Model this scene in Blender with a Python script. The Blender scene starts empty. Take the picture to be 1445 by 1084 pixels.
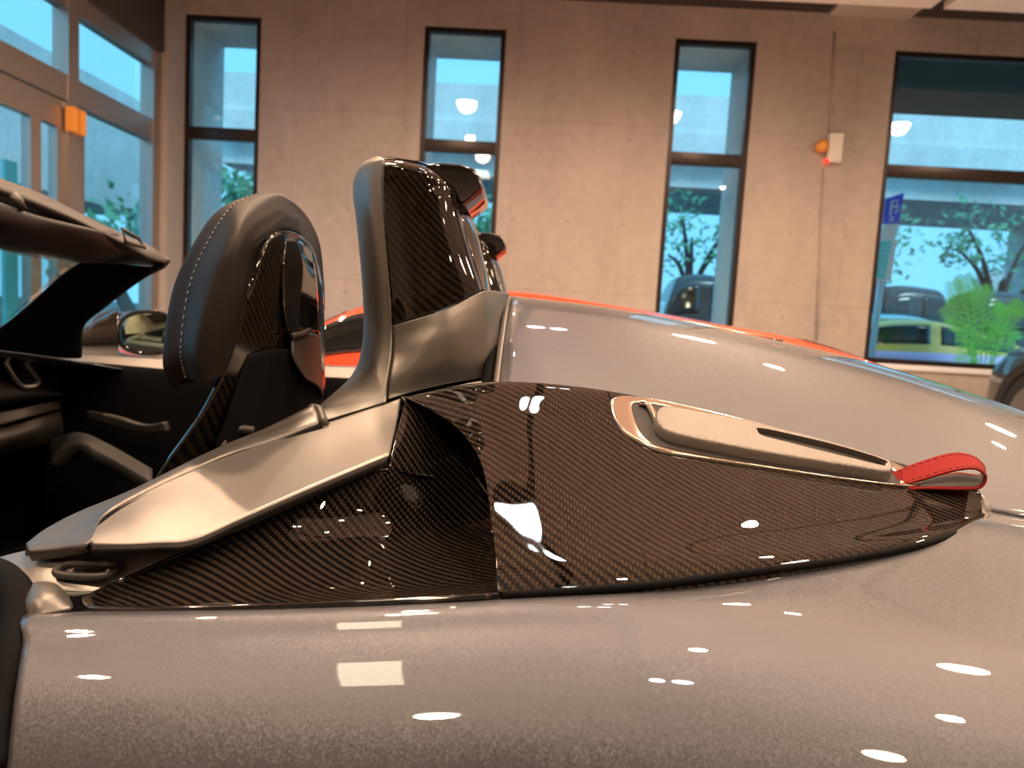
import bpy, bmesh, math, random
import numpy as np
from mathutils import Vector, Matrix
from mathutils.bvhtree import BVHTree

S = bpy.context.scene
C = S.collection
rnd = random.Random(7)

# ------------------------------------------------------------------ camera
F_PX, CX, CY = 1020.0, 722.5, 542.0
CAM = np.array([0.0, 0.0, 1.05])
PITCH, ROLL, YAW = math.radians(5.39), math.radians(3.307), math.radians(1.224)
_R = np.array([1.0, 0, 0]); _U = np.array([0, math.sin(PITCH), math.cos(PITCH)]); _F = np.array([0, math.cos(PITCH), -math.sin(PITCH)])
_R, _U = math.cos(ROLL)*_R + math.sin(ROLL)*_U, math.cos(ROLL)*_U - math.sin(ROLL)*_R
_M = np.array([[math.cos(YAW), -math.sin(YAW), 0], [math.sin(YAW), math.cos(YAW), 0], [0, 0, 1]])
_R, _U, _F = _M @ _R, _M @ _U, _M @ _F
cam_data = bpy.data.cameras.new('camera')
cam_data.sensor_fit = 'HORIZONTAL'; cam_data.sensor_width = 36.0
cam_data.lens = F_PX/1445.0*36.0
cam_data.clip_start = 0.02; cam_data.clip_end = 300
cam_data.dof.use_dof = True
cam_data.dof.focus_distance = 0.72
cam_data.dof.aperture_fstop = 7.0
cam = bpy.data.objects.new('camera', cam_data); C.objects.link(cam)
cam.matrix_world = Matrix(((_R[0], _U[0], -_F[0], CAM[0]), (_R[1], _U[1], -_F[1], CAM[1]), (_R[2], _U[2], -_F[2], CAM[2]), (0, 0, 0, 1)))
S.camera = cam

# ------------------------------------------------------------------ world, exposure
world = bpy.data.worlds.new('daylight'); S.world = world
world.use_nodes = True
bg = world.node_tree.nodes['Background']
bg.inputs[0].default_value = (0.22, 0.62, 0.95, 1)
bg.inputs[1].default_value = 1.6
fill_sun_d = bpy.data.lights.new('sun', 'SUN'); fill_sun_d.energy = 1.6; fill_sun_d.color = (0.78, 0.95, 1.0); fill_sun_d.angle = math.radians(15)
sun = bpy.data.objects.new('sun', fill_sun_d); C.objects.link(sun); sun.location = (20, -30, 30)  # soft sun added to an overcast sky to brighten outdoor fronts
sun.rotation_euler = Vector((-.35, .75, -.6)).to_track_quat('-Z', 'Y').to_euler()
S.view_settings.view_transform = 'Standard'
S.view_settings.look = 'None'
S.view_settings.gamma = 1.0
S.view_settings.use_curve_mapping = False
S.view_settings.exposure = 0.0
S.cycles.max_bounces = 8
S.cycles.sample_clamp_indirect = 6.0
S.cycles.use_denoising = True
S.cycles.denoising_prefilter = 'ACCURATE'

LAMP_W = 430.0           # watts of one downlight
WARM = (1.0, 0.66, 0.42)

# measuring helpers: turn a bearing seen from the photographer's stand into a point at a known
# distance across the car (P: Y known), along the car (Q: X known) or at a known height (H)
def ray(px, py):
    return _F + (px-CX)/F_PX*_R - (py-CY)/F_PX*_U
def P(px, py, Y):
    d = ray(px, py); return CAM + d*(Y/d[1])
def Q(px, py, X):
    d = ray(px, py); return CAM + d*(X/d[0])
def H(px, py, z):
    d = ray(px, py); return CAM + d*((z-CAM[2])/d[2])

# ------------------------------------------------------------------ materials
class NT:
    def __init__(self, name):
        self.m = bpy.data.materials.new(name); self.m.use_nodes = True
        self.t = self.m.node_tree; self.b = self.t.nodes['Principled BSDF']
    def n(self, typ, **kw):
        x = self.t.nodes.new(typ)
        for k, v in kw.items(): setattr(x, k, v)
        return x
    def l(self, a, b): self.t.links.new(a, b)
    def math(self, op, a, b=None, c=None):
        x = self.n('ShaderNodeMath', operation=op)
        for i, v in enumerate((a, b, c)):
            if v is None: continue
            if isinstance(v, (int, float)): x.inputs[i].default_value = v
            else: self.l(v, x.inputs[i])
        return x.outputs[0]
    def set(self, **kw):
        for k, v in kw.items():
            k = k.replace('_', ' ')
            i = self.b.inputs[k]
            i.default_value = (*v, 1) if isinstance(v, tuple) and len(v) == 3 else v
        return self

def simple(name, col, rough=0.5, metal=0.0, coat=0.0, coat_rough=0.03, spec=0.5, bump=0.0, bscale=200):
    t = NT(name); t.set(Base_Color=col, Roughness=rough, Metallic=metal, Coat_Weight=coat, Coat_Roughness=coat_rough, Specular_IOR_Level=spec)
    tc = t.n('ShaderNodeTexCoord'); nz = t.n('ShaderNodeTexNoise'); nz.inputs['Scale'].default_value = bscale; nz.inputs['Detail'].default_value = 3
    t.l(tc.outputs['Object'], nz.inputs['Vector'])
    rr = t.n('ShaderNodeMapRange'); rr.inputs[3].default_value = max(0, rough-0.05); rr.inputs[4].default_value = min(1, rough+0.05)
    t.l(nz.outputs['Fac'], rr.inputs[0]); t.l(rr.outputs[0], t.b.inputs['Roughness'])
    if bump:
        bp = t.n('ShaderNodeBump'); bp.inputs['Strength'].default_value = bump; bp.inputs['Distance'].default_value = 0.001
        t.l(nz.outputs['Fac'], bp.inputs['Height']); t.l(bp.outputs[0], t.b.inputs['Normal'])
    return t.m

def flake_paint(name, col, rough=0.35, metal=0.75, flake=0.35, scale=900, coat=1.0, coat_rough=0.015):
    t = NT(name); t.set(Base_Color=col, Roughness=rough, Metallic=metal, Coat_Weight=coat, Coat_Roughness=coat_rough)
    tc = t.n('ShaderNodeTexCoord'); vo = t.n('ShaderNodeTexVoronoi'); vo.inputs['Scale'].default_value = scale
    t.l(tc.outputs['Object'], vo.inputs['Vector'])
    sub = t.n('ShaderNodeVectorMath', operation='SUBTRACT'); sub.inputs[1].default_value = (0.5, 0.5, 0.5); t.l(vo.outputs['Color'], sub.inputs[0])
    sc = t.n('ShaderNodeVectorMath', operation='SCALE'); sc.inputs['Scale'].default_value = flake; t.l(sub.outputs[0], sc.inputs[0])
    ge = t.n('ShaderNodeNewGeometry')
    ad = t.n('ShaderNodeVectorMath', operation='ADD'); t.l(ge.outputs['Normal'], ad.inputs[0]); t.l(sc.outputs[0], ad.inputs[1])
    no = t.n('ShaderNodeVectorMath', operation='NORMALIZE'); t.l(ad.outputs[0], no.inputs[0])
    t.l(no.outputs[0], t.b.inputs['Normal'])
    return t.m

def carbon(name, cell=0.0028, light=(0.037, 0.029, 0.0235), dark=(0.0018, 0.0014, 0.0012), rot=0.0):
    t = NT(name); t.set(Roughness=0.7, Metallic=0.0, Coat_Weight=1.0, Coat_Roughness=0.012, Specular_IOR_Level=0.0)
    uv = t.n('ShaderNodeUVMap'); mp = t.n('ShaderNodeMapping'); mp.inputs['Rotation'].default_value = (0, 0, rot)
    mp.inputs['Scale'].default_value = (1/cell, 1/cell, 1); t.l(uv.outputs[0], mp.inputs['Vector'])
    sp = t.n('ShaderNodeSeparateXYZ'); t.l(mp.outputs[0], sp.inputs[0])
    U, V = sp.outputs[0], sp.outputs[1]
    iu, iv = t.math('FLOOR', U), t.math('FLOOR', V)
    k = t.math('FLOORED_MODULO', t.math('SUBTRACT', iu, iv), 4.0)
    warp = t.math('LESS_THAN', k, 1.5)
    pu = t.math('SINE', t.math('MULTIPLY', t.math('FRACT', U), math.pi))
    pv = t.math('SINE', t.math('MULTIPLY', t.math('FRACT', V), math.pi))
    mixh = t.n('ShaderNodeMix', data_type='FLOAT'); t.l(warp, mixh.inputs[0]); t.l(pv, mixh.inputs[2]); t.l(pu, mixh.inputs[3])
    h = mixh.outputs[0]
    fac = t.math('MULTIPLY', t.math('ADD', t.math('MULTIPLY', warp, 0.87), 0.05), t.math('ADD', t.math('MULTIPLY', h, 0.55), 0.45))  # sheen of the tow directions and tow rounding go into the base colour
    mc = t.n('ShaderNodeMix', data_type='RGBA'); t.l(fac, mc.inputs[0]); mc.inputs[6].default_value = (*dark, 1); mc.inputs[7].default_value = (*light, 1)
    t.l(mc.outputs[2], t.b.inputs['Base Color'])
    bp = t.n('ShaderNodeBump'); bp.inputs['Strength'].default_value = 0.2; bp.inputs['Distance'].default_value = 0.0003
    t.l(h, bp.inputs['Height']); t.l(bp.outputs[0], t.b.inputs['Normal'])
    return t.m

def glass(name, tint=(0.85, 0.95, 0.95), rough=0.0):
    t = NT(name); t.t.nodes.remove(t.b)
    out = [n for n in t.t.nodes if n.type == 'OUTPUT_MATERIAL'][0]
    tr = t.n('ShaderNodeBsdfTransparent'); tr.inputs[0].default_value = (*tint, 1)
    gl = t.n('ShaderNodeBsdfGlossy'); gl.inputs['Roughness'].default_value = rough
    fr = t.n('ShaderNodeFresnel'); ge = t.n('ShaderNodeNewGeometry')
    t.l(t.math('SUBTRACT', 1.5, t.math('MULTIPLY', ge.outputs['Backfacing'], 1.5-1/1.5)), fr.inputs[0])
    mx = t.n('ShaderNodeMixShader'); t.l(fr.outputs[0], mx.inputs[0]); t.l(tr.outputs[0], mx.inputs[1]); t.l(gl.outputs[0], mx.inputs[2])
    t.l(mx.outputs[0], out.inputs[0]); return t.m

def emit(name, col, strength):
    t = NT(name); t.set(Base_Color=col, Emission_Color=col, Emission_Strength=strength); return t.m

def concrete(name, col=(0.46, 0.405, 0.365), var=0.25, scale=0.7, holes=True):
    t = NT(name); t.set(Roughness=0.75)
    tc = t.n('ShaderNodeTexCoord')
    n1 = t.n('ShaderNodeTexNoise'); n1.inputs['Scale'].default_value = scale; n1.inputs['Detail'].default_value = 8; n1.inputs['Roughness'].default_value = 0.6
    mp = t.n('ShaderNodeMapping'); mp.inputs['Scale'].default_value = (1.6, 1.6, 0.8); t.l(tc.outputs['Object'], mp.inputs[0]); t.l(mp.outputs[0], n1.inputs['Vector'])
    n2 = t.n('ShaderNodeTexNoise'); n2.inputs['Scale'].default_value = 9; n2.inputs['Detail'].default_value = 5; t.l(tc.outputs['Object'], n2.inputs['Vector'])
    v = t.math('ADD', t.math('MULTIPLY', n1.outputs['Fac'], 0.7), t.math('MULTIPLY', n2.outputs['Fac'], 0.3))
    rp = t.n('ShaderNodeValToRGB'); t.l(v, rp.inputs[0])
    rp.color_ramp.elements[0].position = 0.3; rp.color_ramp.elements[1].position = 0.72
    rp.color_ramp.elements[0].color = (*[c*(1-var) for c in col], 1); rp.color_ramp.elements[1].color = (*[c*(1+var*0.7) for c in col], 1)
    last = rp.outputs[0]
    if holes:   # round formwork tie holes and faint board joints
        sp = t.n('ShaderNodeSeparateXYZ'); t.l(tc.outputs['Object'], sp.inputs[0])
        fx = t.math('SUBTRACT', t.math('FRACT', t.math('DIVIDE', t.math('ADD', sp.outputs[0], 100.17), 0.6)), 0.5)
        fz = t.math('SUBTRACT', t.math('FRACT', t.math('DIVIDE', t.math('ADD', sp.outputs[2], 100.05), 0.9)), 0.5)
        r = t.math('SQRT', t.math('ADD', t.math('POWER', t.math('MULTIPLY', fx, 0.6), 2), t.math('POWER', t.math('MULTIPLY', fz, 0.9), 2)))
        dot = t.math('LESS_THAN', r, 0.017)
        jx = t.math('LESS_THAN', t.math('ABSOLUTE', t.math('SUBTRACT', t.math('FRACT', t.math('DIVIDE', t.math('ADD', sp.outputs[0], 100.5), 1.2)), 0.5)), 0.006)
        jz = t.math('LESS_THAN', t.math('ABSOLUTE', t.math('SUBTRACT', t.math('FRACT', t.math('DIVIDE', t.math('ADD', sp.outputs[2], 100.35), 1.8)), 0.5)), 0.005)
        f = t.math('MINIMUM', t.math('ADD', t.math('MULTIPLY', dot, 0.28), t.math('MULTIPLY', t.math('MAXIMUM', jx, jz), 0.13)), 0.6)
        mx = t.n('ShaderNodeMix', data_type='RGBA'); t.l(f, mx.inputs[0]); t.l(last, mx.inputs[6]); mx.inputs[7].default_value = (0.08, 0.06, 0.05, 1)
        last = mx.outputs[2]
    t.l(last, t.b.inputs['Base Color'])
    bp = t.n('ShaderNodeBump'); bp.inputs['Strength'].default_value = 0.15; bp.inputs['Distance'].default_value = 0.01
    t.l(v, bp.inputs['Height']); t.l(bp.outputs[0], t.b.inputs['Normal'])
    return t.m

M = {}
M['paint'] = flake_paint('grey_metallic_paint', (0.105, 0.110, 0.128), rough=0.48, metal=0.7, flake=0.24, scale=1100)
M['lidpaint'] = M['paint']
M['satin'] = flake_paint('satin_silver', (0.30, 0.285, 0.27), rough=0.38, metal=0.75, flake=0.05, scale=2500, coat=0.0)
M['satin_dark'] = flake_paint('satin_grey', (0.17, 0.16, 0.15), rough=0.4, metal=0.75, flake=0.05, scale=2500, coat=0.0)
M['handle'] = flake_paint('fine_grain_grey', (0.22, 0.205, 0.19), rough=0.45, metal=0.7, flake=0.5, scale=1800, coat=0.0)
M['carbon'] = carbon('gloss_carbon_weave')
M['satin_hoop'] = flake_paint('satin_dark_silver', (0.17, 0.16, 0.148), rough=0.4, metal=0.75, flake=0.05, scale=2500, coat=0.0)
M['carbon_fine'] = carbon('gloss_carbon_weave_fine', cell=0.0028)
M['carbon_dim'] = carbon('dim_carbon_weave', light=(0.020, 0.015, 0.011), dark=(0.003, 0.0023, 0.002))
M['gloss_black'] = simple('gloss_black', (0.008, 0.007, 0.007), 0.08, coat=1.0, coat_rough=0.01)
M['black'] = simple('matte_black', (0.012, 0.011, 0.011), 0.6)
M['deep'] = simple('deep_black', (0.004, 0.004, 0.005), 0.85, spec=0.1)
M['rubber'] = simple('black_rubber', (0.018, 0.016, 0.015), 0.55)
M['trimgrey'] = simple('dark_grey_plastic', (0.05, 0.044, 0.039), 0.45)
M['leather'] = simple('black_leather', (0.009, 0.007, 0.006), 0.5, spec=0.16, bump=0.25, bscale=900)
M['dash'] = simple('grey_soft_plastic', (0.03, 0.026, 0.022), 0.5, bump=0.2, bscale=1200)
M['trimblack'] = simple('trim_black', (0.010, 0.008, 0.007), 0.65, spec=0.2)
M['thread'] = simple('grey_thread', (0.22, 0.21, 0.205), 0.8)
M['dark_thread'] = simple('dark_thread', (0.09, 0.012, 0.01), 0.8)
M['chrome'] = simple('brushed_bright_metal', (0.78, 0.70, 0.60), 0.14, metal=1.0)
M['alu'] = simple('brushed_aluminium', (0.55, 0.52, 0.50), 0.3, metal=0.9)
M['mirror'] = simple('mirror_glass', (0.50, 0.64, 0.50), 0.02, metal=1.0)  # greenish reflection is put into the mirror's own tint
M['red'] = simple('red_woven_fabric', (0.24, 0.003, 0.003), 0.9, bump=0.6, bscale=1500)
M['grey_web'] = simple('grey_webbing', (0.16, 0.15, 0.15), 0.8, bump=0.6, bscale=1500)
M['redlens'] = simple('dark_red_lens', (0.10, 0.012, 0.008), 0.15, coat=1.0)
M['orange'] = simple('orange_paint', (0.62, 0.06, 0.004), 0.35, coat=1.0)
M['green_dark'] = simple('dark_green_grey_paint', (0.035, 0.045, 0.036), 0.3, metal=0.4, coat=1.0)
M['darkglass'] = simple('dark_window_glass', (0.012, 0.014, 0.014), 0.04, coat=1.0)
M['tyre'] = simple('tyre_rubber', (0.015, 0.015, 0.015), 0.8)
M['concrete'] = concrete('exposed_concrete')
M['ext_concrete'] = concrete('outdoor_concrete', (0.78, 0.78, 0.78), 0.3, 0.5, holes=False)
M['ceil'] = simple('dark_brown_ceiling', (0.045, 0.032, 0.03), 0.8)
M['panel'] = simple('pinkish_white_board', (0.82, 0.74, 0.70), 0.55)
M['tile'] = simple('pale_floor_tile', (0.68, 0.64, 0.60), 0.18)
M['frame'] = simple('dark_bronze_frame', (0.035, 0.025, 0.022), 0.35, metal=0.5)
M['alframe'] = simple('satin_metal_frame', (0.40, 0.36, 0.33), 0.32, metal=0.8)
M['plaster'] = simple('white_plaster', (0.75, 0.76, 0.80), 0.7)
M['glass'] = glass('window_glass')
M['glass_clear'] = glass('windshield_glass', (0.8, 0.9, 0.88))
M['lamp'] = emit('lamp_disc', (1.0, 0.83, 0.62), 60.0)
M['white'] = simple('white_plastic', (0.75, 0.72, 0.68), 0.4)
M['amber'] = simple('amber_plastic', (0.85, 0.35, 0.06), 0.3)
M['led'] = emit('red_led', (1.0, 0.03, 0.01), 2.5)
M['asphalt'] = simple('asphalt', (0.09, 0.10, 0.11), 0.85)
M['leaf'] = simple('green_leaf', (0.13, 0.36, 0.22), 0.6)
M['palm'] = simple('bright_palm_leaf', (0.28, 0.92, 0.20), 0.5)
M['bark'] = simple('bark', (0.06, 0.05, 0.045), 0.9)
M['signblue'] = simple('blue_sign', (0.03, 0.10, 0.95), 0.5)
M['signwhite'] = simple('white_sign', (0.85, 0.87, 0.9), 0.5)
M['signcyan'] = simple('cyan_sign', (0.02, 0.75, 0.90), 0.5)
M['taxiyellow'] = simple('pale_yellow_paint', (1.0, 0.66, 0.16), 0.3, coat=0.6)
M['lavender'] = simple('pale_lavender_paint', (0.66, 0.52, 0.95), 0.3, coat=0.6)
M['paleblue'] = simple('pale_blue_paint', (0.50, 0.72, 0.85), 0.3, coat=0.6)
M['darkpaint'] = simple('dark_slate_paint', (0.03, 0.035, 0.045), 0.3, coat=0.6)
M['building'] = simple('pale_building_wall', (0.72, 0.80, 0.82), 0.8)
M['rim'] = simple('wheel_rim', (0.25, 0.25, 0.26), 0.3, metal=0.9)

# ------------------------------------------------------------------ mesh helpers
ROOT = {}       # object name -> world location of its top-level thing
def link(o, parent=None, label=None, cat=None, group=None, kind=None):
    C.objects.link(o)
    if parent is not None: o.parent = parent
    if label: o['label'] = label
    if cat: o['category'] = cat
    if group: o['group'] = group
    if kind: o['kind'] = kind
    return o
def top_of(o):
    while o.parent is not None: o = o.parent
    return o
def thing(name, loc, label, cat, group=None, rotz=0.0):
    o = bpy.data.objects.new(name, None); o.location = loc; o.rotation_euler = (0, 0, rotz); o.empty_display_size = 0.1
    return link(o, None, label, cat, group)
def mesh_obj(name, verts, faces, mat, parent=None, uv=None, smooth=True, solid=0.0, bevel=0.0, world=True, offset=-1.0, sub=0, **tags):
    v = np.array([list(p) for p in verts], float)
    if parent is not None and world:
        v = v - np.array(top_of(parent).location)
    me = bpy.data.meshes.new(name)
    me.from_pydata([tuple(p) for p in v], [], [tuple(int(i) for i in f) for f in faces])
    if uv is not None:
        ul = me.uv_layers.new(name='UVMap')
        for lp in me.loops: ul.data[lp.index].uv = uv[lp.vertex_index]
    for p in me.polygons: p.use_smooth = smooth
    mats = mat if isinstance(mat, (list, tuple)) else [mat]
    for m in mats: me.materials.append(m)
    me.update()
    o = bpy.data.objects.new(name, me)
    if solid:
        md = o.modifiers.new('thickness', 'SOLIDIFY'); md.thickness = solid; md.offset = offset
    if bevel:
        md = o.modifiers.new('round', 'BEVEL'); md.width = bevel; md.segments = 3; md.limit_method = 'ANGLE'; md.angle_limit = math.radians(40)
        for p in me.polygons: p.use_smooth = True
    if sub:
        md = o.modifiers.new('sub', 'SUBSURF'); md.levels = sub; md.render_levels = sub
    return link(o, parent, **tags)

def cr(pts, n, closed=False):
    """Catmull-Rom through pts (array m x ...), n samples"""
    a = np.asarray(pts, float); m = len(a)
    if m == 2 and not closed:
        t = np.linspace(0, 1, n).reshape((-1,)+(1,)*(a.ndim-1)); return a[0]*(1-t)+a[1]*t
    if closed: ext = np.concatenate([a[-1:], a, a[:2]]); L = m
    else: ext = np.concatenate([2*a[:1]-a[1:2], a, 2*a[-1:]-a[-2:-1]]); L = m-1
    s = np.linspace(0, L, n, endpoint=not closed); i = np.minimum(s.astype(int), L-1); t = (s-i).reshape((-1,)+(1,)*(a.ndim-1))
    p0, p1, p2, p3 = ext[i], ext[i+1], ext[i+2], ext[i+3]
    return 0.5*((2*p1)+(-p0+p2)*t+(2*p0-5*p1+4*p2-p3)*t*t+(-p0+3*p1-3*p2+p3)*t**3)

def grid_faces(nu, nv, cu=False, cv=False, flip=False):
    f = []
    for i in range(nu if cu else nu-1):
        for j in range(nv if cv else nv-1):
            a, b, c, d = i*nv+j, ((i+1) % nu)*nv+j, ((i+1) % nu)*nv+(j+1) % nv, i*nv+(j+1) % nv
            f.append((a, d, c, b) if flip else (a, b, c, d))
    return f
def surf(net, nu, nv, cu=False, cv=False):
    a = np.asarray(net, float)
    a = cr(a, nu, cu); a = np.swapaxes(cr(np.swapaxes(a, 0, 1), nv, cv), 0, 1)
    return a
def smooth_grid(a, it):
    for _ in range(it):
        b = a.copy()
        b[1:-1] = .5*b[1:-1]+.25*(b[:-2]+b[2:]); c = b.copy()
        c[:, 1:-1] = .5*b[:, 1:-1]+.25*(b[:, :-2]+b[:, 2:]); a = c
    return a
def arc_uv(a):
    """u along axis 0 (mean arc), v along axis 1 measured per row"""
    nu, nv = a.shape[:2]
    du = np.concatenate([[0], np.cumsum(np.linalg.norm(np.diff(a, axis=0), axis=2).mean(1))])
    v = np.concatenate([np.zeros((nu, 1)), np.cumsum(np.linalg.norm(np.diff(a, axis=1), axis=2), axis=1)], axis=1)
    vm = v.mean(0)
    uv = np.zeros((nu, nv, 2)); uv[..., 0] = du[:, None]; uv[..., 1] = 0.5*v+0.5*vm[None]
    return uv.reshape(-1, 2)
def patch(name, net, mat, parent=None, nu=40, nv=30, cu=False, cv=False, flip=False, uv=None, solid=0.003, relax=0, **kw):
    a = surf(net, nu, nv, cu, cv)
    if relax: a = smooth_grid(a, relax[0])
    for _ in range(relax[1] if relax else 0): a[1:-1] = .5*a[1:-1]+.25*(a[:-2]+a[2:])
    u = arc_uv(a) if uv is None else uv(a)
    return mesh_obj(name, a.reshape(-1, 3), grid_faces(a.shape[0], a.shape[1], cu, cv, flip), mat, parent, uv=u, solid=solid, **kw)
def pn(rows):   # a net given as bearings with a distance across the car
    return np.array([[P(*p) for p in r] for r in rows])

def tube_geo(pts, r, n=12, closed=False, sx=1.0, sy=1.0, up=(0, 0, 1)):
    a = np.asarray(pts, float); m = len(a); rs = np.broadcast_to(np.asarray(r, float), (m,))
    V = []
    for i in range(m):
        t = a[(i+1) % m]-a[i-1] if (closed or 0 < i < m-1) else (a[1]-a[0] if i == 0 else a[-1]-a[-2])
        t = t/ (np.linalg.norm(t)+1e-12)
        s = np.cross(t, up); 
        if np.linalg.norm(s) < 1e-4: s = np.cross(t, (0, 1, 0))
        s /= np.linalg.norm(s); w = np.cross(s, t)
        for k in range(n):
            th = 2*math.pi*k/n; V.append(a[i]+rs[i]*(sx*math.cos(th)*s+sy*math.sin(th)*w))
    F = grid_faces(m, n, closed, True)
    if not closed:
        F.append(tuple(range(n))[::-1][::-1]); F.append(tuple(range((m-1)*n, m*n))[::-1])
    return V, F
def tube(name, pts, r, mat, parent=None, n=12, closed=False, smooth_n=0, **kw):
    p = cr(pts, smooth_n, closed) if smooth_n else pts
    rr = kw.pop('radii', None)
    g = {k: kw.pop(k) for k in ('sx', 'sy', 'up') if k in kw}
    V, F = tube_geo(p, r if rr is None else cr(rr, len(p)), n, closed, **g)
    return mesh_obj(name, V, F, mat, parent, **kw)

class MB:
    def __init__(self): self.v, self.f = [], []
    def add(self, V, F):
        o = len(self.v); self.v += [list(p) for p in V]; self.f += [tuple(i+o for i in f) for f in F]; return self
    def box(self, lo, hi):
        (x0, y0, z0), (x1, y1, z1) = lo, hi
        V = [(x0,y0,z0),(x1,y0,z0),(x1,y1,z0),(x0,y1,z0),(x0,y0,z1),(x1,y0,z1),(x1,y1,z1),(x0,y1,z1)]
        return self.add(V, [(0,3,2,1),(4,5,6,7),(0,1,5,4),(1,2,6,5),(2,3,7,6),(3,0,4,7)])
    def tube(self, pts, r, **k): return self.add(*tube_geo(pts, r, **k))
    def build(self, name, mat, parent=None, smooth=False, **k): return mesh_obj(name, self.v, self.f, mat, parent, smooth=smooth, **k)
def box(name, lo, hi, mat, parent=None, bevel=0.0, **k): return MB().box(lo, hi).build(name, mat, parent, bevel=bevel, **k)
def prism(name, outline, ext, mat, parent=None, bevel=0.0, **k):
    """outline: 3D points, extruded by vector ext"""
    a = np.asarray(outline, float); n = len(a); b = a+np.asarray(ext, float)
    F = [tuple(range(n))[::-1], tuple(range(n, 2*n))]+[(i, (i+1) % n, n+(i+1) % n, n+i) for i in range(n)]
    return mesh_obj(name, np.concatenate([a, b]), F, mat, parent, smooth=False, bevel=bevel, **k)
def lathe_geo(prof, n=24, axis='y'):
    V = []
    for r, h in prof:
        for k in range(n):
            t = 2*math.pi*k/n
            V.append((r*math.cos(t), h, r*math.sin(t)) if axis == 'y' else (r*math.cos(t), r*math.sin(t), h))
    return V, grid_faces(len(prof), n, False, True)
def struct(o): o['kind'] = 'structure'; return o
def tagobj(o, label, cat, group=None):
    o['label'] = label; o['category'] = cat
    if group: o['group'] = group
    return o
def bvh_of(o):
    dg = bpy.context.evaluated_depsgraph_get()
    me = o.data
    off = Vector(top_of(o).location)
    return BVHTree.FromPolygons([v.co+off for v in me.vertices], [tuple(p.vertices) for p in me.polygons])

# ================================================================== the room
YW = 8.0            # inner face of the concrete wall
XW = 6.9
XL = P(214, 170, 7.6)[0]          # glazed front on the left
ZC = 4.40
struct(box('floor', (XL-0.2, -6.2, -0.1), (XW, YW+1, 0.0), M['tile']))
struct(box('ceiling', (XL-0.2, -6.2, ZC), (XW, YW+1, ZC+0.15), M['ceil']))
struct(box('wall_right', (XW, -6.2, 0), (XW+0.2, YW+1, ZC), M['concrete']))
struct(box('wall_front', (XL-0.2, -6.4, 0), (XW, -6.2, ZC), M['concrete']))

zt = P(310, 21, YW)[2]
zb = 0.25
wins = []
for l, r, y in ((259, 365, 190), (592, 706, 205), (941, 1055, 222)):
    wins.append((P(l, y, YW)[0], P(r, y, YW)[0], zb, zt))
w4z0 = P(1300, 516, YW)[2]
wins.append((P(1246, 245, YW)[0], 6.6, w4z0, P(1275, 71, YW)[2]))
mb, ob_ = MB(), MB()
x0 = XL-0.2
for (a, b, z0, z1) in wins:
    for m_, ya, yb in ((mb, YW, YW+0.14), (ob_, YW+0.14, YW+1.0)):
        m_.box((x0, ya, -0.35 if m_ is ob_ else 0), (a, yb, ZC)); m_.box((a, ya, -0.35 if m_ is ob_ else 0), (b, yb, z0)); m_.box((a, ya, z1), (b, yb, ZC))
    x0 = b
mb.box((x0, YW, 0), (XW, YW+0.14, ZC)); ob_.box((x0, YW+0.14, -0.35), (XW, YW+1.0, ZC))
struct(mb.build('wall_back', M['concrete']))
struct(ob_.build('wall_back_outer', M['ext_concrete']))

ztr = [P(310, 188, YW)[2]]*3 + [P(1370, 246, YW)[2]]
for i, (a, b, z0, z1) in enumerate(wins):
    y0, y1 = YW+0.02, YW+0.10
    ft = 0.055
    f = MB(); f.box((a, y0, z0), (a+ft, y1, z1)); f.box((b-ft, y0, z0), (b, y1, z1)); f.box((a+ft, y0, z1-ft), (b-ft, y1, z1)); f.box((a+ft, y0, z0), (b-ft, y1, z0+ft))
    w = f.build('window_%d' % (i+1), M['frame']); struct(w)
    t = ztr[i]
    box('transom', (a+ft, y0-0.005, t-0.065), (b-ft, y1-0.01, t+0.065), M['frame'], w, bevel=0.004)
    box('pane', (a+ft, y0+0.035, z0+ft), (b-ft, y0+0.043, t-0.065), M['glass'], w)
    box('pane', (a+ft, y0+0.035, t+0.065), (b-ft, y0+0.043, z1-ft), M['glass'], w)
# pale sill under the wide window and the pale reveal strip beside the first slit window
struct(box('trim_1', (wins[3][0], YW-0.03, w4z0-0.06), (wins[3][1], YW+0.02, w4z0), M['plaster'], bevel=0.005))
struct(box('trim_2', (P(243, 150, YW)[0], YW-0.04, 0), (wins[0][0]-0.01, YW+0.0, zt+0.12), M['plaster'], bevel=0.005))
# corner column and beams under the ceiling
struct(box('column_1', (XL-0.1, YW-0.35, 0), (P(238, 150, YW-0.35)[0], YW-0.001, ZC), M['concrete']))
xb = P(1225, 25, YW)[0]
struct(box('beam_1', (xb-0.42, 2.0, ZC-0.03), (xb+0.42, YW, ZC), M['concrete']))
# deep dark soffit outside over the wide window
M['soffit_green'] = simple('dark_green_soffit', (0.03, 0.045, 0.04), 0.7)
struct(box('soffit', (wins[3][0]-0.1, YW+0.12, wins[3][3]-0.03), (9.5, YW+2.1, wins[3][3]+0.15), M['soffit_green']))

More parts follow.
